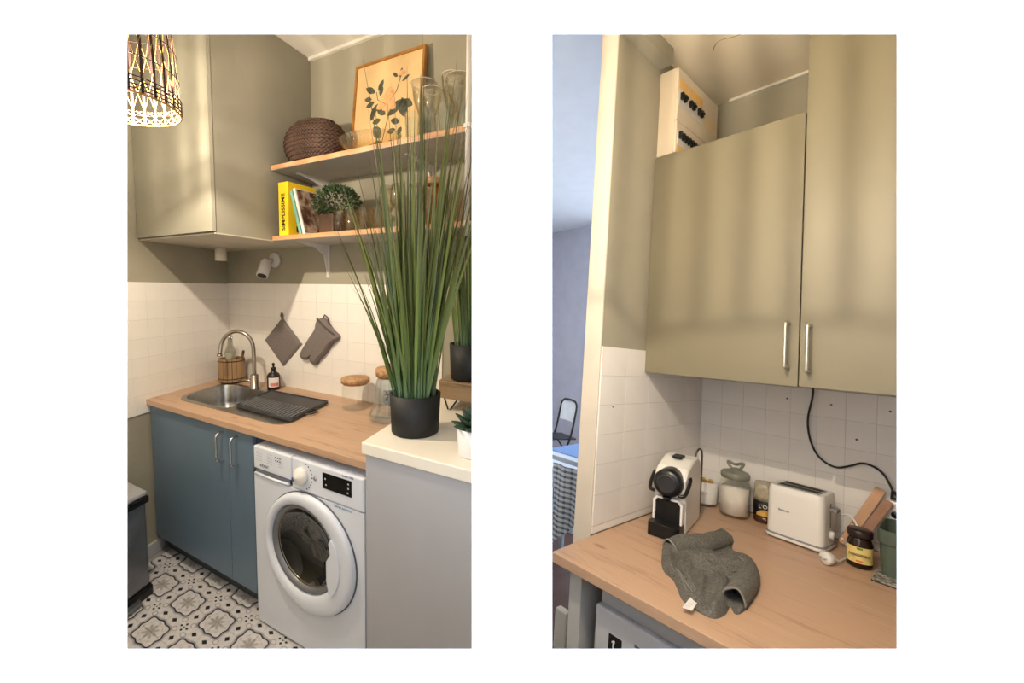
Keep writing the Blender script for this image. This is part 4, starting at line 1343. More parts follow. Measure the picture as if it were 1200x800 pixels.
# tiles
SWD, SWH = 0.1725, 0.1080
st_ = G().box(0.0, -SWD / 2 + 0.0007, -SWH / 2 + 0.0007, 0.006, SWD / 2 - 0.0007, SWH / 2 - 0.0007).mesh('wall_tile', TILE)
for i in range(5):
    for j in range(6):
        put('wall_tile', st_, sw, (0.0, -SWD * (i + 0.5), 1.576 - SWH * (j + 0.5)))
    put('wall_tile', st_, sw, (0.0, -SWD * (i + 0.5), 0.9142), scale=(1, 1, 0.22))
RBW = 0.0885
rt_ = G().box(-RBW / 2 + 0.0006, -0.006, -SWH / 2 + 0.0006, RBW / 2 - 0.0006, 0.0, SWH / 2 - 0.0006).mesh('wall_tile', TILE)
for i in range(11):
    for j in range(1, 6):
        put('wall_tile', rt_, rw, (0.055 + RBW * (i + 0.5) - RBW / 2, 0.0, 1.576 - SWH * (j + 0.5)))
    put('wall_tile', rt_, rw, (0.055 + RBW * i, 0.0, 0.9142), scale=(1, 1, 0.22))
rt0 = G().box(0.0062, -0.006, -SWH / 2 + 0.0006, 0.0102, 0.0, SWH / 2 - 0.0006).mesh('wall_tile', TILE)
for j in range(1, 6):
    put('wall_tile', rt0, rw, (0.0, 0.0, 1.576 - SWH * (j + 0.5)))
G().box(0.0, -0.8615, 0.9, 0.0045, 0.0, 1.575).build('grout', GROUT, sw)
G().box(0.0, -0.0045, 0.9, 1.0, 0.0, 1.486).build('grout', GROUT, rw)
plug = G().lathe([(0.0, -0.0012), (0.004, -0.0008), (0.004, 0.0), (0, 0)], 10, axis='y').mesh('screw_plug', plain('grey_plug', (120, 110, 104), 0.6))
for x_, z_ in ((0.352, 1.418), (0.497, 1.413), (0.665, 1.414), (0.575, 1.292)):
    put('screw_plug', plug, rw, (x_, -0.006, z_))
o = put('screw_plug', plug, sw, (0.006, -0.775, 1.352))
o.rotation_euler = (0, 0, PI / 2)

# wall cabinets
def bow(hx, z0, z1, y, out, parent):
    G().tube(bez([(hx, y, z1 - 0.003), (hx, y - out * 0.75, z1 - 0.003), (hx, y - out, z1 - 0.012), (hx, y - out, (z0 + z1) / 2), (hx, y - out, z0 + 0.012), (hx, y - out * 0.75, z0 + 0.003), (hx, y, z0 + 0.003)], 5), 0.0052, 8).build('handle', plain('satin_steel', (206, 200, 190), 0.3, 0.85, var=0.02), parent)
c1 = thing('wall_cabinet', 'shorter grey green wall cabinet above the coffee machine', 'cabinet', (0, 0, 1.487))
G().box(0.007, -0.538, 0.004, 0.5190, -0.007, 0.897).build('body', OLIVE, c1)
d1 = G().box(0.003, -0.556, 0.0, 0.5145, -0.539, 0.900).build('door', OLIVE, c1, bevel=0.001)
bow(0.488, 0.056, 0.204, -0.556, 0.038, d1)
c2 = thing('wall_cabinet', 'tall grey green wall cabinet reaching the ceiling, with the black cable below', 'cabinet', (0.52, 0, 1.489))
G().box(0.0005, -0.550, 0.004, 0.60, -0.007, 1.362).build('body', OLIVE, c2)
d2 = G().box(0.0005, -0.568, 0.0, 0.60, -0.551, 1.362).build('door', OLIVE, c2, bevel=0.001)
bow(0.026, 0.046, 0.194, -0.568, 0.036, d2)

# fuse box
fb = thing('fuse_box', 'white fuse box with two rows of black breakers under the ceiling', 'fuse box', (0.0, -0.14, 2.40))
FBW = plain('fuse_box_cream', (216, 202, 178), 0.5, var=0.015)
G().box(0.0005, -0.400, 0.0, 0.070, 0.0, 0.368).build('housing', FBW, fb, bevel=0.003)
fz = [(0.205, 0.368), (0.0, 0.195)]
for z0, z1 in ((0.142, 0.364), (0.002, 0.137)):
    pnl = G().box(0.070, -0.398, z0, 0.080, -0.002, z1).build('cover_panel', FBW, fb, bevel=0.002)
    zz = z0 + 0.072 if z0 > 0.1 else z0 + 0.045
    G().box(0.080, -0.390, zz - 0.012, 0.082, -0.165, zz + 0.060).build('breaker_window', plain('pale_window', (212, 206, 196), 0.4), pnl)
    for k in range(8):
        if z0 > 0.1 and k in (2, 5): continue
        yk = -0.380 + k * 0.027
        G().box(0.082, yk, zz + 0.018, 0.094, yk + 0.014, zz + 0.046).box(0.094, yk + 0.002, zz + 0.026, 0.100, yk + 0.012, zz + 0.034).build('breaker', BLACK, pnl)
    if z0 > 0.1:
        g = G()
        for k in range(9):
            g.box(0.0805, -0.388 + k * 0.025, zz + 0.064, 0.0815, -0.368 + k * 0.025, zz + 0.108)
        g.build('label_slips', plain('yellow_slips', (226, 180, 104), 0.7, var=0.06), pnl)
        G().box(0.0805, -0.140, zz - 0.005, 0.0815, -0.02, zz + 0.06).build('blank_cover', plain('cream_blank', (220, 200, 160), 0.6), pnl)
    else:
        G().box(0.0805, -0.388, zz - 0.042, 0.0815, -0.20, zz - 0.015).build('label_slips', plain('yellow_slips', (226, 180, 104), 0.7, var=0.06), pnl)

# worktop and what stands under it
wr = G().prism([(0.0065, -0.0065), (0.0065, -0.855), (0.014, -1.092), (0.930, -1.084), (1.78, -0.0065)], 0.868, 0.8985).build('worktop', OAK, None, bevel=0.002)
tag(wr, 'deep oak worktop carrying the coffee machine and the grey towel', 'worktop')
tag(G().box(0.055, -1.045, 0.0, 0.099, -0.45, 0.861).build('support_panel', plain('pale_grey_panel', (198, 196, 194), 0.5), None, bevel=0.002), 'pale grey upright panel carrying the corner of the deep worktop', 'panel')
ap = thing('white_appliance', 'white appliance under the deep worktop with a black sticker', 'appliance', (0.146, -1.035, 0))
APW = plain('appliance_white', (206, 206, 210), 0.4, var=0.01)
G().box(0.0, 0.030, 0.0, 0.56, 0.52, 0.832).build('body', APW, ap, bevel=0.004)
G().box(0.0, 0.0, 0.03, 0.56, 0.028, 0.788).build('front_door', APW, ap, bevel=0.008, seg=3)
sk_ = G().box(0.050, -0.0012, 0.660, 0.092, 0.0, 0.728).build('sticker', INK, ap)
g = G().tube(bez([(0.062, -0.0014, 0.708), (0.069, -0.0014, 0.713), (0.066, -0.0014, 0.700), (0.068, -0.0014, 0.685), (0.064, -0.0014, 0.672)], 4), 0.0026, 5)
g.tube([(0.082, -0.0014, 0.690), (0.086, -0.0014, 0.676)], 0.0024, 5)
g.build('sticker_figure', WHITEPL, sk_)
G().prism([(0.130, 0.742), (0.165, 0.735), (0.165, 0.727), (0.130, 0.734)], -0.0012, 0.0, axis='y').build('print_mark', GREYTXT, ap)

ZW = 0.8988
# ------------------------------------------------------------------ coffee machine
cm = thing('coffee_machine', 'compact white capsule coffee machine with a black front', 'coffee machine', (0.1568, -0.648, ZW), 0.20)
cm.scale = (1, 0.86, 1)
hw = 0.0555
prof = [(0.085, 0.002), (0.372, 0.002), (0.378, 0.03), (0.372, 0.20), (0.350, 0.245), (0.30, 0.262), (0.20, 0.262), (0.11, 0.240), (0.060, 0.205), (0.060, 0.150), (0.080, 0.130), (0.085, 0.12)]
G().prism(prof, -hw, hw, axis='x').build('shell', WHITEPL, cm, bevel=0.012, seg=3)
# front frame: white arch around the black bay
g = G()
arch_o = rrect(-hw, 0.0, hw, 0.142, 0.022, 4)
arch_i = rrect(-hw + 0.012, -0.02, hw - 0.012, 0.130, 0.020, 4)
G().prism([(-hw + 0.004, 0.004), (-hw + 0.004, 0.118), (-hw + 0.016, 0.134), (hw - 0.016, 0.134), (hw - 0.004, 0.118), (hw - 0.004, 0.004), (hw - 0.012, 0.004), (hw - 0.012, 0.114), (hw - 0.020, 0.126), (-hw + 0.020, 0.126), (-hw + 0.012, 0.114), (-hw + 0.012, 0.004)], 0.045, 0.10, axis='y').build('front_arch', WHITEPL, cm, bevel=0.002)
G().box(-hw + 0.012, 0.060, 0.004, hw - 0.012, 0.102, 0.126).build('cup_bay', BLACK, cm)
G().prism(rrect(-hw + 0.002, -0.012, hw - 0.002, 0.085, 0.012, 4), 0.002, 0.048).build('drip_tray', BLACK, cm, bevel=0.005)
G().lathe([(0.0, -0.002), (0.034, -0.002), (0.046, 0.003), (0.050, 0.012), (0.050, 0.10), (0.0, 0.10)], 36, axis='y', c=(0, 0.020, 0.190)).build('head', BLACK, cm)
G().lathe([(0.026, -0.004), (0.030, -0.007), (0.034, -0.004), (0.034, 0.0)], 32, axis='y', c=(0, 0.020, 0.190)).build('head_ring', plain('dark_gloss', (44, 44, 48), 0.2), cm)
G().tube([(0, 0.03, 0.140), (0, 0.03, 0.128)], [0.016, 0.010], 14).build('spout', BLACK, cm)
for sgn in (-1, 1):
    G().tube(bez([(sgn * 0.040, 0.018, 0.158), (sgn * 0.058, 0.025, 0.160), (sgn * 0.064, 0.06, 0.180), (sgn * 0.064, 0.10, 0.205), (sgn * 0.060, 0.105, 0.212)], 4), 0.0065, 8).build('lever_arm', BLACK, cm)
G().prism(rrect(-0.018, 0.17, 0.018, 0.24, 0.008, 3), 0.262, 0.270).build('lid_latch', BLACK, cm, bevel=0.002)
G().tube(bez([(0.035, 0.330, 0.235), (0.040, 0.345, 0.275), (0.047, 0.375, 0.285), (0.052, 0.392, 0.26), (0.052, 0.392, 0.15), (0.050, 0.392, 0.02)], 5), 0.004, 6).build('power_cord', plain('dark_grey_cord', (56, 54, 54), 0.5), cm)

# candle jar, ribbed glass jar, coffee jar
ca = thing('candle_jar', 'white candle tumbler with dried bits between the coffee machine and the glass jar', 'candle', (0.073, -0.085, ZW))
G().shell([(0.0, 0.010), (0.047, 0.010), (0.048, 0.016), (0.050, 0.105), (0.0465, 0.105), (0.045, 0.09), (0.0, 0.088)], 36).build('cup', WHITEPL, ca)
G().lathe([(0.0, 0.0), (0.046, 0.0), (0.048, 0.009), (0.0, 0.009)], 36).build('glass_foot', plain('smoky_glass', (86, 82, 78), 0.12), ca)
g = G()
for k in range(16):
    a = k * 2.4
    r = 0.036 * math.sqrt((k + 0.5) / 16)
    g.lathe([(0.0, 0), (0.009, 0.003), (0.009, 0.010), (0.0, 0.014)], 7, c=(r * math.cos(a), r * math.sin(a), 0.089 + 0.004 * (k % 3)))
g.build('dried_bits', plain('gold_bits', (176, 146, 88), 0.6, var=0.3, vscale=40), ca)['kind'] = 'stuff'
G().box(-0.012, -0.0485, 0.056, 0.010, -0.0475, 0.059).build('print_mark', GREYTXT, ca, rot=(0, 0, 0.35))

gj = thing('glass_jar', 'tall ribbed glass jar of sugar with a glass lid', 'jar', (0.204, -0.118, ZW))
ribj = lambda a, z: 1 + (0.008 * abs(math.sin(a * 14)) if z > 0.01 and z < 0.14 else 0)
G().shell([(0.0, 0.0), (0.052, 0.0), (0.057, 0.006), (0.058, 0.02), (0.058, 0.130), (0.050, 0.150), (0.048, 0.158)], 112, mod=ribj).build('ribbed_body', glass('greenish_jar_glass', (250, 250, 246), 0.35, 0.25), gj)
G().lathe([(0.0, 0.008), (0.051, 0.010), (0.052, 0.118), (0.0, 0.122)], 36).build('sugar', plain('white_sugar', (238, 230, 222), 0.9, var=0.02, bmp=0.2, bscale=300), gj)
LIDG = plain('grey_green_lid_glass', (150, 150, 134), 0.15, var=0.1, vscale=30, Transmission_Weight=0.35)
ld_ = G().lathe([(0.0, 0.158), (0.052, 0.158), (0.055, 0.164), (0.055, 0.178), (0.048, 0.186), (0.022, 0.194), (0.014, 0.200), (0.0, 0.202)], 36).build('glass_lid', LIDG, gj)
G().tube(bez([(-0.018, 0, 0.198), (-0.030, 0.0, 0.222), (0.0, 0, 0.216), (0.030, 0.0, 0.226), (0.018, 0, 0.198)], 5), [0.006] * 21, 8).build('lid_knob', LIDG, ld_)

cj = thing('instant_coffee_jar', 'instant coffee jar with black label half behind the toaster', 'jar', (0.303, -0.072, ZW))
G().lathe([(0.0, 0.0), (0.036, 0.0), (0.040, 0.006), (0.040, 0.028), (0.0, 0.028)], 28).build('coffee_base', plain('coffee_brown', (70, 40, 26), 0.25, var=0.1), cj)
G().lathe([(0.0, 0.028), (0.0404, 0.028), (0.0404, 0.088), (0.0, 0.088)], 28).build('black_label', plain('black_label', (20, 18, 18), 0.4), cj)
G().lathe([(0.0, 0.088), (0.040, 0.088), (0.042, 0.112), (0.038, 0.128), (0.040, 0.138), (0.038, 0.160), (0.0, 0.162)], 28).build('cap', plain('clear_grey_cap', (176, 166, 142), 0.18, var=0.12, vscale=40), cj)
ja = math.atan2(-2.13, 0.61)
G().grid(lambda u, v: (0.0408 * math.cos(ja - 0.75 + 1.5 * u), 0.0408 * math.sin(ja - 0.75 + 1.5 * u), 0.030 + (0.010 + 0.016 * math.sin(PI * u)) * v), 14, 2).build('gold_swoosh', plain('gold_label_print', (208, 164, 82), 0.4, var=0.15, vscale=40), cj)
text('label_text', "L'OR", 0.021, WHITEPL, cj, basis((-math.sin(ja), math.cos(ja), 0), (0, 0, 1), (0.0418 * math.cos(ja), 0.0418 * math.sin(ja), 0.068)), 0.0008)

# ------------------------------------------------------------------ toaster
to = thing('toaster', 'white two slot toaster standing against the tiles', 'toaster', (0.4405, -0.240, ZW), -0.066)
TW, TD, TH = 0.178, 0.150, 0.196
bodyp = rrect(-TW / 2, 0.0, TW / 2, TD, 0.024, 5)
slot1 = rrect(-0.058, 0.040, 0.058, 0.066, 0.006, 2)
slot2 = rrect(-0.058, 0.084, 0.058, 0.110, 0.006, 2)
def tapered(p, z0, z1, s0, s1):
    g_ = G()
    n_ = len(p)
    cx, cy = 0.0, TD / 2
    lay = []
    for z_, s_ in ((z0, s0), (z0 + (z1 - z0) * 0.86, s1 * 0.3 + s0 * 0.7), (z1 - 0.004, s1), (z1, s1 - 0.03)):
        lay.append([(cx + (q[0] - cx) * s_, cy + (q[1] - cy) * s_, z_) for q in p])
    f_ = []
    for j in range(3):
        for i in range(n_):
            f_.append((j * n_ + i, j * n_ + (i + 1) % n_, (j + 1) * n_ + (i + 1) % n_, (j + 1) * n_ + i))
    g_._add([q for l_ in lay for q in l_], f_, True)
    g_._add(lay[3], [tuple(range(n_))])
    g_._add(lay[0], [tuple(range(n_))[::-1]])
    return g_
tapered(bodyp, 0.022, TH, 1.0, 0.95).build('shell', WHITEPL, to)
G().prism(rrect(-TW / 2 - 0.003, -0.003, TW / 2 + 0.003, TD + 0.003, 0.026, 5), 0.016, 0.022).build('grey_trim', plain('grey_trim', (140, 142, 146), 0.4), to)
G().prism(rrect(-TW / 2 - 0.004, -0.004, TW / 2 + 0.004, TD + 0.004, 0.026, 5), 0.006, 0.016).build('base', WHITEPL, to, bevel=0.002)
for x_ in (-0.06, 0.06):
    for y_ in (0.025, 0.125):
        G().lathe([(0, 0), (0.014, 0), (0.014, 0.006), (0, 0.006)], 12, c=(x_, y_, 0)).build('foot', WHITEPL, to)
G().prism(rrect(-0.066, 0.026, 0.066, 0.124, 0.006, 2), TH, TH + 0.0015).build('top_plate', plain('toaster_grey', (150, 148, 140), 0.35, 0.5), to)
for y0, y1 in ((0.036, 0.068), (0.082, 0.114)):
    G().box(-0.060, y0, TH + 0.0016, 0.060, y1, TH + 0.0022).build('bread_slot', plain('slot_dark', (34, 30, 28), 0.6), to)
text('brand_text', 'Bestron', 0.011, GREYTXT, to, basis((1, 0, 0), (0, 0.02, 1), (-0.030, -0.0012, 0.112)))
G().box(TW / 2 - 0.002, 0.068, 0.05, TW / 2 - 0.0005, 0.082, 0.165).build('lever_slot', plain('slot_grey', (150, 148, 146), 0.5), to)
G().box(TW / 2 - 0.001, 0.058, 0.140, TW / 2 + 0.022, 0.094, 0.152).build('lever', plain('lever_grey', (128, 126, 124), 0.4), to, bevel=0.003)
G().lathe([(0.0, 0.0), (0.014, 0.0), (0.014, 0.012), (0, 0.013)], 18, axis='x', c=(TW / 2 - 0.001, 0.075, 0.055)).build('browning_knob', WHITEPL, to)
pl_ = thing('power_plug', 'white mains plug on a white cord in front of the toaster', 'plug', (0.552, -0.335, ZW))
G().lathe([(0.0, -0.004), (0.018, -0.004), (0.021, 0.0), (0.020, 0.016), (0.012, 0.030), (0.006, 0.034), (0.0, 0.034)], 24, axis='y', c=(0, 0, 0.021)).build('plug_body', WHITEPL, pl_, rot=(0, 0, -0.5))
for dx in (-0.008, 0.008):
    G().tube([(dx, -0.004, 0.021), (dx, -0.014, 0.021)], 0.0024, 8).build('pin', CHROME, pl_, rot=(0, 0, -0.5))
G().tube(bez([(0.016, 0.028, 0.020), (0.028, 0.045, 0.012), (0.028, 0.080, 0.006), (0.034, 0.13, 0.006), (0.035, 0.165, 0.020), (0.020, 0.13, 0.065), (-0.004, 0.060, 0.080), (-0.012, 0.030, 0.040)], 5)[:26], 0.0035, 6).build('cord', WHITEPL, pl_)
G().tube(bez([(0.0, 0.24, 0.12), (0.030, 0.22, 0.125), (0.055, 0.19, 0.09), (0.060, 0.16, 0.04), (0.055, 0.17, 0.008)], 5), 0.0035, 6).build('cord_loop', WHITEPL, pl_)

# cutting boards leaning in the corner
CBW = oak('board_wood', (190, 140, 92), (160, 108, 66), (206, 160, 112), axis=2, knots=False)
def stick_board(p0, p1, w, th, mat, lb):
    p0, p1 = Vector(p0), Vector(p1)
    zx = (p1 - p0)
    L_ = zx.length
    zx.normalize()
    yy = Vector((0, 1, 0.0)); yy = (yy - zx * yy.dot(zx)).normalized()
    xx = yy.cross(zx)
    t_ = thing('cutting_board', lb, 'cutting board')
    t_.matrix_basis = Matrix(((xx.x, yy.x, zx.x, p0.x), (xx.y, yy.y, zx.y, p0.y), (xx.z, yy.z, zx.z, p0.z), (0, 0, 0, 1)))
    G().prism([(a_, b_) for a_, b_ in rrect(-w / 2, 0.0, w / 2, L_, 0.006, 3)], -th / 2, th / 2, axis='y').build('board', mat, t_, bevel=0.002)
stick_board((0.558, -0.100, ZW + 0.018), (0.646, -0.022, 1.128), 0.030, 0.014, CBW, 'pale narrow wooden board leaning against the tiles behind the jar of spread')
stick_board((0.585, -0.128, ZW + 0.016), (0.672, -0.058, 1.100), 0.026, 0.016, oak('board_wood_dark', (150, 98, 60), (118, 74, 44), (172, 118, 76), axis=2, knots=False), 'darker narrow wooden board leaning right of the pale one')

# jam jar
jj = thing('spread_jar', 'brown glass jar of spread with a yellow label', 'jar', (0.622, -0.232, ZW))
BRG = plain('dark_brown_spread', (40, 22, 15), 0.15, var=0.1)
G().lathe([(0.0, 0.0), (0.030, 0.0), (0.034, 0.006), (0.034, 0.078), (0.028, 0.092), (0.027, 0.098), (0.0, 0.098)], 30).build('body', BRG, jj)
G().lathe([(0.0, 0.098), (0.032, 0.098), (0.033, 0.102), (0.033, 0.118), (0.030, 0.122), (0.0, 0.122)], 30).build('lid', plain('dark_lid', (40, 26, 22), 0.35), jj)
fj = math.atan2(-1.97, 0.28)
G().grid(lambda u, v: (0.0344 * math.cos(fj - 1.3 + 2.6 * u), 0.0344 * math.sin(fj - 1.3 + 2.6 * u), 0.018 + 0.052 * v), 20, 1).build('yellow_label', plain('yellow_jar_label', (232, 208, 130), 0.5, var=0.04, vscale=40), jj)
G().grid(lambda u, v: (0.0347 * math.cos(fj - 0.22 + 0.44 * u), 0.0347 * math.sin(fj - 0.22 + 0.44 * u), 0.062 + 0.006 * v), 6, 1).build('green_leaf_logo', plain('green_logo', (96, 144, 40), 0.5), jj)
G().grid(lambda u, v: (0.0347 * math.cos(fj - 0.25 + 0.5 * u), 0.0347 * math.sin(fj - 0.25 + 0.5 * u), 0.022 + 0.006 * v), 6, 1).build('orange_print', plain('orange_print', (214, 120, 70), 0.5), jj)
text('label_text', 'Nocciolata', 0.0125, plain('brown_ink', (60, 34, 24), 0.6, var=0), jj, basis((-math.sin(fj), math.cos(fj), 0), (0, 0, 1), (0.0362 * math.cos(fj), 0.0362 * math.sin(fj), 0.046)), 0.0012)

# mosaic mat and green basket at the right edge
mm = thing('pebble_mat', 'grey mosaic mat under the green basket', 'mat', (0.76, -0.22, ZW))
mpeb, ntp, bp = new_mat('pebble_mosaic')
vo = ntp.nodes.new('ShaderNodeTexVoronoi')
vo.inputs['Scale'].default_value = 75
ntp.links.new(texco(ntp), vo.inputs['Vector'])
dv = S(ntp, vo.outputs['Distance'])
ntp.links.new(ramp(ntp, dv, [(0.1, (196, 190, 178)), (0.5, (150, 146, 138)), (0.75, (58, 54, 50))]), bp.inputs['Base Color'])
bp.inputs['Roughness'].default_value = 0.6
bump(ntp, bp, 1 - dv, 0.8, 0.004)
G().prism([(-0.096, -0.112), (0.10, -0.118), (0.10, 0.118), (-0.096, 0.118)], 0.0, 0.003).build('backing', BLACK, mm)
G().prism([(-0.094, -0.110), (0.10, -0.116), (0.10, 0.116), (-0.094, 0.116)], 0.003, 0.008).build('pebbles', mpeb, mm)
gb = thing('storage_basket', 'grey green plastic basket at the right edge of the worktop', 'basket', (0.765, -0.195, ZW + 0.0085))
GRN = plain('grey_green_plastic', (82, 94, 82), 0.45, var=0.04)
g = G()
lay = []
for s_, z_ in ((0.90, 0.0), (0.94, 0.095), (0.98, 0.10), (1.0, 0.142), (0.95, 0.142), (0.90, 0.09), (0.86, 0.006)):
    lay.append([(q[0] * s_, q[1] * s_, z_) for q in rrect(-0.10, -0.085, 0.12, 0.105, 0.03, 5)])
n = len(lay[0])
fs = []
for j in range(len(lay) - 1):
    for i in range(n):
        fs.append((j * n + i, j * n + (i + 1) % n, (j + 1) * n + (i + 1) % n, (j + 1) * n + i))
g._add([q for l_ in lay for q in l_], fs, False)
g._add(lay[0], [tuple(range(n))[::-1]])
g._add(lay[-1], [tuple(range(n))])
g.build('tub', GRN, gb)

# socket strip and black cable
ps = thing('power_strip', 'white power outlet on the tiles at the right edge', 'outlet', (0.690, -0.0065, 1.072))
G().box(-0.026, -0.040, -0.05, 0.05, 0.0, 0.028).build('housing', WHITEPL, ps, bevel=0.006)
G().lathe([(0.0, -0.0415), (0.012, -0.0415), (0.013, -0.040), (0, -0.040)], 16, axis='y', c=(-0.002, 0, -0.018)).build('socket_hole', BLACK, ps)
cbq = thing('power_cable', 'black cable snaking down the tiles from the tall wall cabinet', 'cable', (0, 0, 0))
G().tube(bez([(0.4408, -0.028, 1.488), (0.4420, -0.028, 1.44), (0.4272, -0.020, 1.348), (0.4340, -0.020, 1.275), (0.4549, -0.020, 1.217), (0.4850, -0.020, 1.185), (0.5214, -0.020, 1.174), (0.5600, -0.020, 1.190), (0.5943, -0.020, 1.209), (0.6280, -0.020, 1.203), (0.6522, -0.022, 1.184), (0.6690, -0.030, 1.155), (0.6790, -0.034, 1.130)], 6), 0.0038, 8).build('cord', BLACK, cbq)
G().tube([(0.679, -0.034, 1.135), (0.684, -0.034, 1.115), (0.686, -0.034, 1.108)], [0.006, 0.013, 0.015], 10).build('plug', BLACK, cbq)
cbq.location = (0, 0, 0)

# ------------------------------------------------------------------ crumpled towel
TOW = plain('grey_terry_towel', (100, 97, 90), 0.97, var=0.22, vscale=220, bmp=0.9, bscale=380)
outl = [(0.224, -0.791), (0.199, -0.727), (0.203, -0.643), (0.255, -0.581), (0.262, -0.466), (0.281, -0.411), (0.313, -0.448), (0.334, -0.509), (0.362, -0.516), (0.396, -0.527), (0.423, -0.579), (0.455, -0.658), (0.483, -0.755), (0.494, -0.852), (0.494, -0.915), (0.484, -0.930), (0.467, -0.907), (0.473, -0.958), (0.465, -1.001), (0.444, -1.010), (0.407, -1.004), (0.377, -0.988), (0.346, -0.946), (0.315, -0.908), (0.284, -0.891), (0.254, -0.852)]
tc_ = (0.35, -0.74)
sm = [(p.x - tc_[0], p.y - tc_[1]) for p in bez([(a_, b_, 0) for a_, b_ in outl + outl[:1]], 4)[:-1]]
ridges = [  # polyline, height, width
    ([(0.215, -0.755), (0.235, -0.700), (0.275, -0.640)], 0.017, 0.030),
    ([(0.308, -0.745), (0.340, -0.751), (0.369, -0.768), (0.393, -0.735), (0.419, -0.690)], 0.023, 0.016),
    ([(0.225, -0.745), (0.243, -0.782), (0.268, -0.840), (0.311, -0.885), (0.360, -0.940), (0.415, -0.985)], 0.017, 0.012),
    ([(0.415, -0.800), (0.430, -0.860), (0.448, -0.930), (0.455, -0.985)], 0.023, 0.012),
    ([(0.350, -0.810), (0.380, -0.870), (0.400, -0.940)], 0.014, 0.010),
    ([(0.300, -0.770), (0.330, -0.850), (0.345, -0.90)], 0.016, 0.010),
    ([(0.260, -0.740), (0.290, -0.800)], 0.014, 0.009),
    ([(0.385, -0.780), (0.410, -0.830)], 0.014, 0.009),
]
valleys = [([(0.300, -0.712), (0.322, -0.672), (0.348, -0.600)], 0.006, 0.012), ([(0.437, -0.790), (0.455, -0.860), (0.466, -0.915)], 0.012, 0.009)]
def segd(p, a_, b_):
    ax, ay = a_; bx_, by_ = b_
    dx, dy = bx_ - ax, by_ - ay
    t_ = max(0, min(1, ((p[0] - ax) * dx + (p[1] - ay) * dy) / (dx * dx + dy * dy)))
    return math.hypot(p[0] - ax - t_ * dx, p[1] - ay - t_ * dy)
def theight(x, y, e):
    X, Y = x + tc_[0], y + tc_[1]
    h = 0.008
    top = 0.0
    for pl2, hh_, ww in ridges:
        d_ = min(segd((X, Y), pl2[i], pl2[i + 1]) for i in range(len(pl2) - 1))
        top = max(top, hh_ * math.exp(-(d_ / ww) ** 2))
    h += top
    for pl2, hh_, ww in valleys:
        d_ = min(segd((X, Y), pl2[i], pl2[i + 1]) for i in range(len(pl2) - 1))
        h -= hh_ * math.exp(-(d_ / ww) ** 2)
    h += 0.0016 * math.sin(X * 190 + Y * 60) * (1 if Y < -0.70 else 0.6) + 0.002 * math.sin(X * 47 - Y * 39) + 0.0012 * math.sin(Y * 160)
    return max(0.004, h) * min(1.0, 0.35 + e / 0.012)
bm = bmesh.new()
vo_ = [bm.verts.new((p[0], p[1], 0)) for p in sm]
ed_ = [bm.edges.new((vo_[i], vo_[(i + 1) % len(vo_)])) for i in range(len(vo_))]
bmesh.ops.triangle_fill(bm, use_beauty=True, use_dissolve=False, edges=ed_)
for _ in range(3):
    bmesh.ops.subdivide_edges(bm, edges=[e for e in bm.edges if e.calc_length() > 0.008], cuts=1, use_grid_fill=True)
    bmesh.ops.triangulate(bm, faces=bm.faces[:])
for _ in range(3):
    bmesh.ops.subdivide_edges(bm, edges=[e for e in bm.edges if e.calc_length() > 0.008], cuts=1)
    bmesh.ops.triangulate(bm, faces=bm.faces[:])
n_s = len(sm)
for v_ in bm.verts:
    e_ = min(segd((v_.co.x, v_.co.y), sm[i], sm[(i + 1) % n_s]) for i in range(n_s))
    v_.co.z = theight(v_.co.x, v_.co.y, e_)
be = [e for e in bm.edges if e.is_boundary]
ex = bmesh.ops.extrude_edge_only(bm, edges=be)
for v_ in [q for q in ex['geom'] if isinstance(q, bmesh.types.BMVert)]:
    v_.co.z = 0.0
bmesh.ops.recalc_face_normals(bm, faces=bm.faces[:])
me_t = bpy.data.meshes.new('towel_cloth')
bm.to_mesh(me_t)
bm.free()
me_t.polygons.foreach_set('use_smooth', [True] * len(me_t.polygons))
me_t.materials.append(TOW)
tw = thing('towel', 'crumpled grey kitchen towel lying on the deep oak worktop', 'towel', (tc_[0], tc_[1], ZW))
put('towel_cloth', me_t, tw)
PIP = plain('towel_hem', (128, 124, 116), 0.95, var=0.1, vscale=200)
def fold(path, half, height, name, wob=0.003, thick=0.0035, lean_=0.0):
    """an arched fold of cloth swept along a path, open at both ends, hems on its edges"""
    P_ = bez([(a_ - tc_[0], b_ - tc_[1], 0) for a_, b_, *_ in path], 7)
    n_ = len(P_)
    hs = [q[2] if len(q) > 2 else 1.0 for q in path]
    def hv(i):
        f_ = i / (n_ - 1) * (len(hs) - 1)
        k_ = min(int(f_), len(hs) - 2)
        return hs[k_] + (hs[k_ + 1] - hs[k_]) * (f_ - k_)
    rows = []
    for i in range(n_):
        d_ = P_[min(i + 1, n_ - 1)] - P_[max(i - 1, 0)]
        d_.normalize()
        nn = Vector((-d_.y, d_.x, 0))
        row = []
        for k in range(19):
            a_ = PI * (k / 18 * 1.12 - 0.06)
            w_ = half * hv(i)
            z_ = height * hv(i)
            x_ = -math.cos(a_) * w_ + lean_ * math.sin(a_) * w_
            y_ = 0.010 + max(-0.006, math.sin(a_)) * z_ + wob * math.sin(i * 0.9 + k * 0.7) * math.sin(max(0.0, a_))
            row.append(P_[i] + nn * x_ + Vector((0, 0, y_)))
        rows.append(row)
    g_ = G().grid(lambda u, v: rows[round(v * (n_ - 1))][round(u * 18)], 18, n_ - 1)
    o_ = g_.build(name, TOW, tw)
    m_ = o_.modifiers.new('solid', 'SOLIDIFY')
    m_.thickness = thick
    m_.offset = 0
    for r_ in (rows[0], rows[-1]):
        G().tube(r_, 0.0032, 6).build('hem', PIP, tw)
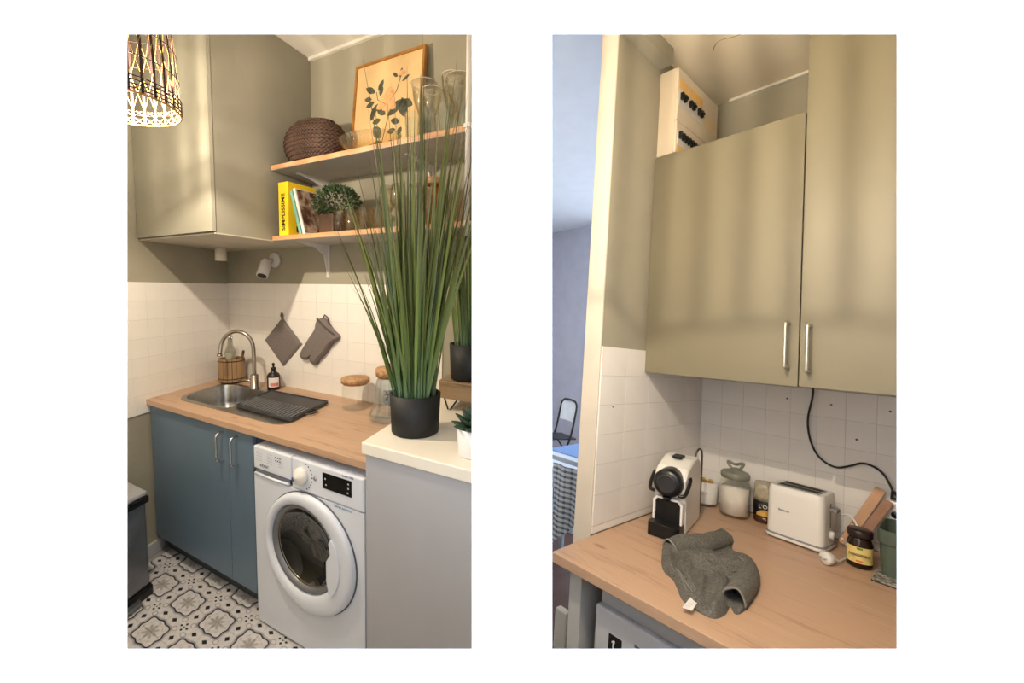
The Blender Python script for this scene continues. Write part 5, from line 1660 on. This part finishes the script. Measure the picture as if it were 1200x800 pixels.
for k in range(6):
    o_ = 0.012 + 0.0065 * k
    pts = [(0.285 + 0.028 * q + o_ * 0.8 - tc_[0], -0.872 - 0.034 * q + o_ * 0.7 - tc_[1]) for q in range(4)]
    G().tube([(a_, b_, theight(a_, b_, 0.03) + 0.0006) for a_, b_ in pts], 0.0016, 5).build('rib', PIP, tw)
    pts = [(0.395 + 0.012 * q + o_ * 0.4 - tc_[0], -0.735 + 0.022 * q - o_ - tc_[1]) for q in range(4)]
    G().tube([(a_, b_, theight(a_, b_, 0.03) + 0.0006) for a_, b_ in pts], 0.0014, 5).build('rib', PIP, tw)
fold([(0.222, -0.735, 0.75), (0.238, -0.680, 1.0), (0.268, -0.620, 1.05), (0.285, -0.545, 0.95), (0.292, -0.465, 0.85)], 0.034, 0.036, 'rolled_fold')
fold([(0.395, -0.600, 0.5), (0.430, -0.655, 0.9), (0.452, -0.735, 1.1), (0.462, -0.820, 1.15), (0.470, -0.895, 1.05)], 0.026, 0.036, 'upright_fold')
fold([(0.312, -0.705, 0.6), (0.340, -0.700, 0.9), (0.372, -0.690, 1.0), (0.405, -0.650, 1.0)], 0.030, 0.026, 'middle_fold', lean_=-0.3)
G().prism(rel([(0.407, -1.052), (0.398, -0.985), (0.418, -0.985), (0.428, -1.045)], tc_), 0.014, 0.0155).build('care_tag', plain('white_satin_tag', (226, 222, 218), 0.5, var=0.05, vscale=90), tw, bevel=0.0005)

# ------------------------------------------------------------------ the room beyond: chair, table, cloth, picture
fc_ = thing('folding_chair', 'black framed chair with a pale backrest in the room beyond', 'chair', (-2.69, 2.33, 0), -0.35)
for x_ in (-0.19, 0.19):
    G().tube(bez([(x_, -0.20, 0.0), (x_, 0.02, 0.42), (x_, 0.10, 0.80), (x_ * 0.9, 0.115, 0.90)], 5), 0.014, 8).build('back_leg', BLACK, fc_)
    G().tube([(x_, 0.22, 0.0), (x_, -0.15, 0.46)], 0.012, 8).build('front_leg', BLACK, fc_)
G().tube(bez([(-0.171, 0.115, 0.90), (-0.10, 0.118, 0.935), (0.10, 0.118, 0.935), (0.171, 0.115, 0.90)], 5), 0.014, 8).build('top_rail', BLACK, fc_)
G().grid(lambda u, v: (-0.17 + 0.34 * u, 0.085 + 0.03 * v + 0.03 * math.sin(PI * u), 0.66 + 0.245 * v), 8, 4).build('backrest', plain('pale_chair_back', (240, 243, 250), 0.25), fc_)
G().box(-0.18, -0.22, 0.44, 0.18, 0.14, 0.465).build('seat', plain('dark_chair_seat', (36, 36, 40), 0.5), fc_, bevel=0.01)
G().tube([(-0.19, 0.02, 0.25), (0.19, 0.02, 0.25)], 0.009, 6).build('stretcher', BLACK, fc_)

dtb = thing('dining_table', 'table covered by pale cloth just beyond the doorway', 'table', (-1.22, 0.55, 0))
G().box(-0.20, -0.36, 0.715, 0.42, 0.42, 0.74).build('top', plain('white_table_top', (214, 222, 230), 0.4), dtb, bevel=0.004)
for x_ in (-0.16, 0.37):
    for y_ in (0.02, 0.37):
        G().box(x_ - 0.025, y_ - 0.025, 0, x_ + 0.025, y_ + 0.025, 0.714).build('leg', plain('white_table_top', (214, 222, 230), 0.4), dtb)
bl = tag(G().box(-0.20, 0.02, 0.0, 0.425, 0.425, 0.006).box(-0.20, 0.421, -0.12, 0.425, 0.427, 0.006).build('blue_table_runner', fabric('blue_cloth', (124, 156, 206), 300), None, (-1.22, 0.55, 0.741)), 'bright blue cloth across the far side of the table', 'cloth')
mck, ntp, bp = new_mat('checked_cloth')
tcx = ntp.nodes.new('ShaderNodeTexCoord')
spx = ntp.nodes.new('ShaderNodeSeparateXYZ')
ntp.links.new(tcx.outputs['Object'], spx.inputs[0])
cx_, cz_ = S(ntp, spx.outputs[0]), S(ntp, spx.outputs[2])
ck1 = ((cz_ * 190).sin().gt(0.1)) * 0.75 + ((cx_ * 150).sin().gt(0.4)) * 0.25
ntp.links.new(mixc(ntp, ck1, (206, 210, 216), (92, 98, 112)), bp.inputs['Base Color'])
bp.inputs['Roughness'].default_value = 0.9
ct = thing('tea_towel', 'grey checked tea towel hanging over the near chair rail', 'towel', (-0.86, 0.12, 0.0))
def drape(u, v):
    return (-0.10 + 0.20 * u + 0.03 * v, -0.03 + 0.012 * math.sin(u * 9 + v * 3), 0.80 - 0.42 * v + 0.10 * (u - 0.5) * v * 2)
g = G().grid(drape, 10, 12)
g.grid(lambda u, v: (drape(1 - u, v)[0], drape(1 - u, v)[1] + 0.006, drape(1 - u, v)[2]), 10, 12)
g.build('cloth', mck, ct)
nc = thing('dining_chair', 'pale grey wooden chair back close beyond the doorway', 'chair', (-0.90, 0.20, 0.0), 0.0)
PGW = plain('pale_grey_wood', (176, 186, 196), 0.5, var=0.04)
for x_ in (-0.24, 0.16):
    G().box(x_ - 0.018, -0.035, 0.0, x_ + 0.018, -0.005, 0.86).build('back_post', PGW, nc, bevel=0.004)
    G().box(x_ - 0.016, 0.25, 0.0, x_ + 0.016, 0.28, 0.44).build('front_leg', PGW, nc, bevel=0.003)
G().box(-0.24, -0.028, 0.795, 0.16, -0.014, 0.825).build('top_rail', PGW, nc, bevel=0.003)
G().box(-0.24, -0.028, 0.60, 0.16, -0.014, 0.64).build('middle_rail', PGW, nc, bevel=0.003)
G().box(-0.25, -0.03, 0.44, 0.17, 0.29, 0.462).build('seat', PGW, nc, bevel=0.004)
tag(G().box(-0.35, -0.02, 0.0, 0.30, 0.0, 0.42).build('wall_picture', WHITEPL, None, (-4.25, 3.29, 2.70), bevel=0.006), 'white framed picture on the lavender wall of the room beyond', 'picture')

# pendant above the deep worktop
pendant((0.53, -1.63, 2.16), 'second pendant lamp of upright slats hanging in front of the deep worktop', 2.855, LAMP_RIGHT_W, 0.3, R0=0.105, H=0.25, bulb=0.055, NS=48, soft=0.004, COV=0.36)

# =================================================================== place the rooms
for o, r in TOPS:
    if r != 'W':
        o.matrix_basis = FRAMES[r] @ o.matrix_basis
bpy.context.view_layer.update()


def cut(o, co, no):
    """trim a wall, floor or ceiling where it would run through another wall"""
    im = o.matrix_basis.inverted()
    c_ = im @ Vector(co)
    n_ = (im.to_3x3() @ Vector(no)).normalized()
    b_ = bmesh.new()
    b_.from_mesh(o.data)
    r = bmesh.ops.bisect_plane(b_, geom=b_.verts[:] + b_.edges[:] + b_.faces[:], plane_co=c_, plane_no=n_, clear_outer=True)
    ed = [e for e in r['geom_cut'] if isinstance(e, bmesh.types.BMEdge)]
    if ed:
        bmesh.ops.contextual_create(b_, geom=ed)
    b_.to_mesh(o.data)
    b_.free()


room_of = {o.name: r for o, r in TOPS}
dn = Vector((1.0, -0.1018, 0)).normalized()
for o in CLIP:
    cut(o, (0, WY + 0.071, 0), (0, -1, 0))
    if room_of[o.name] == 'L':
        cut(o, (-0.008, 0, 0), dn)
    else:
        cut(o, (0.012, 0, 0), -dn)
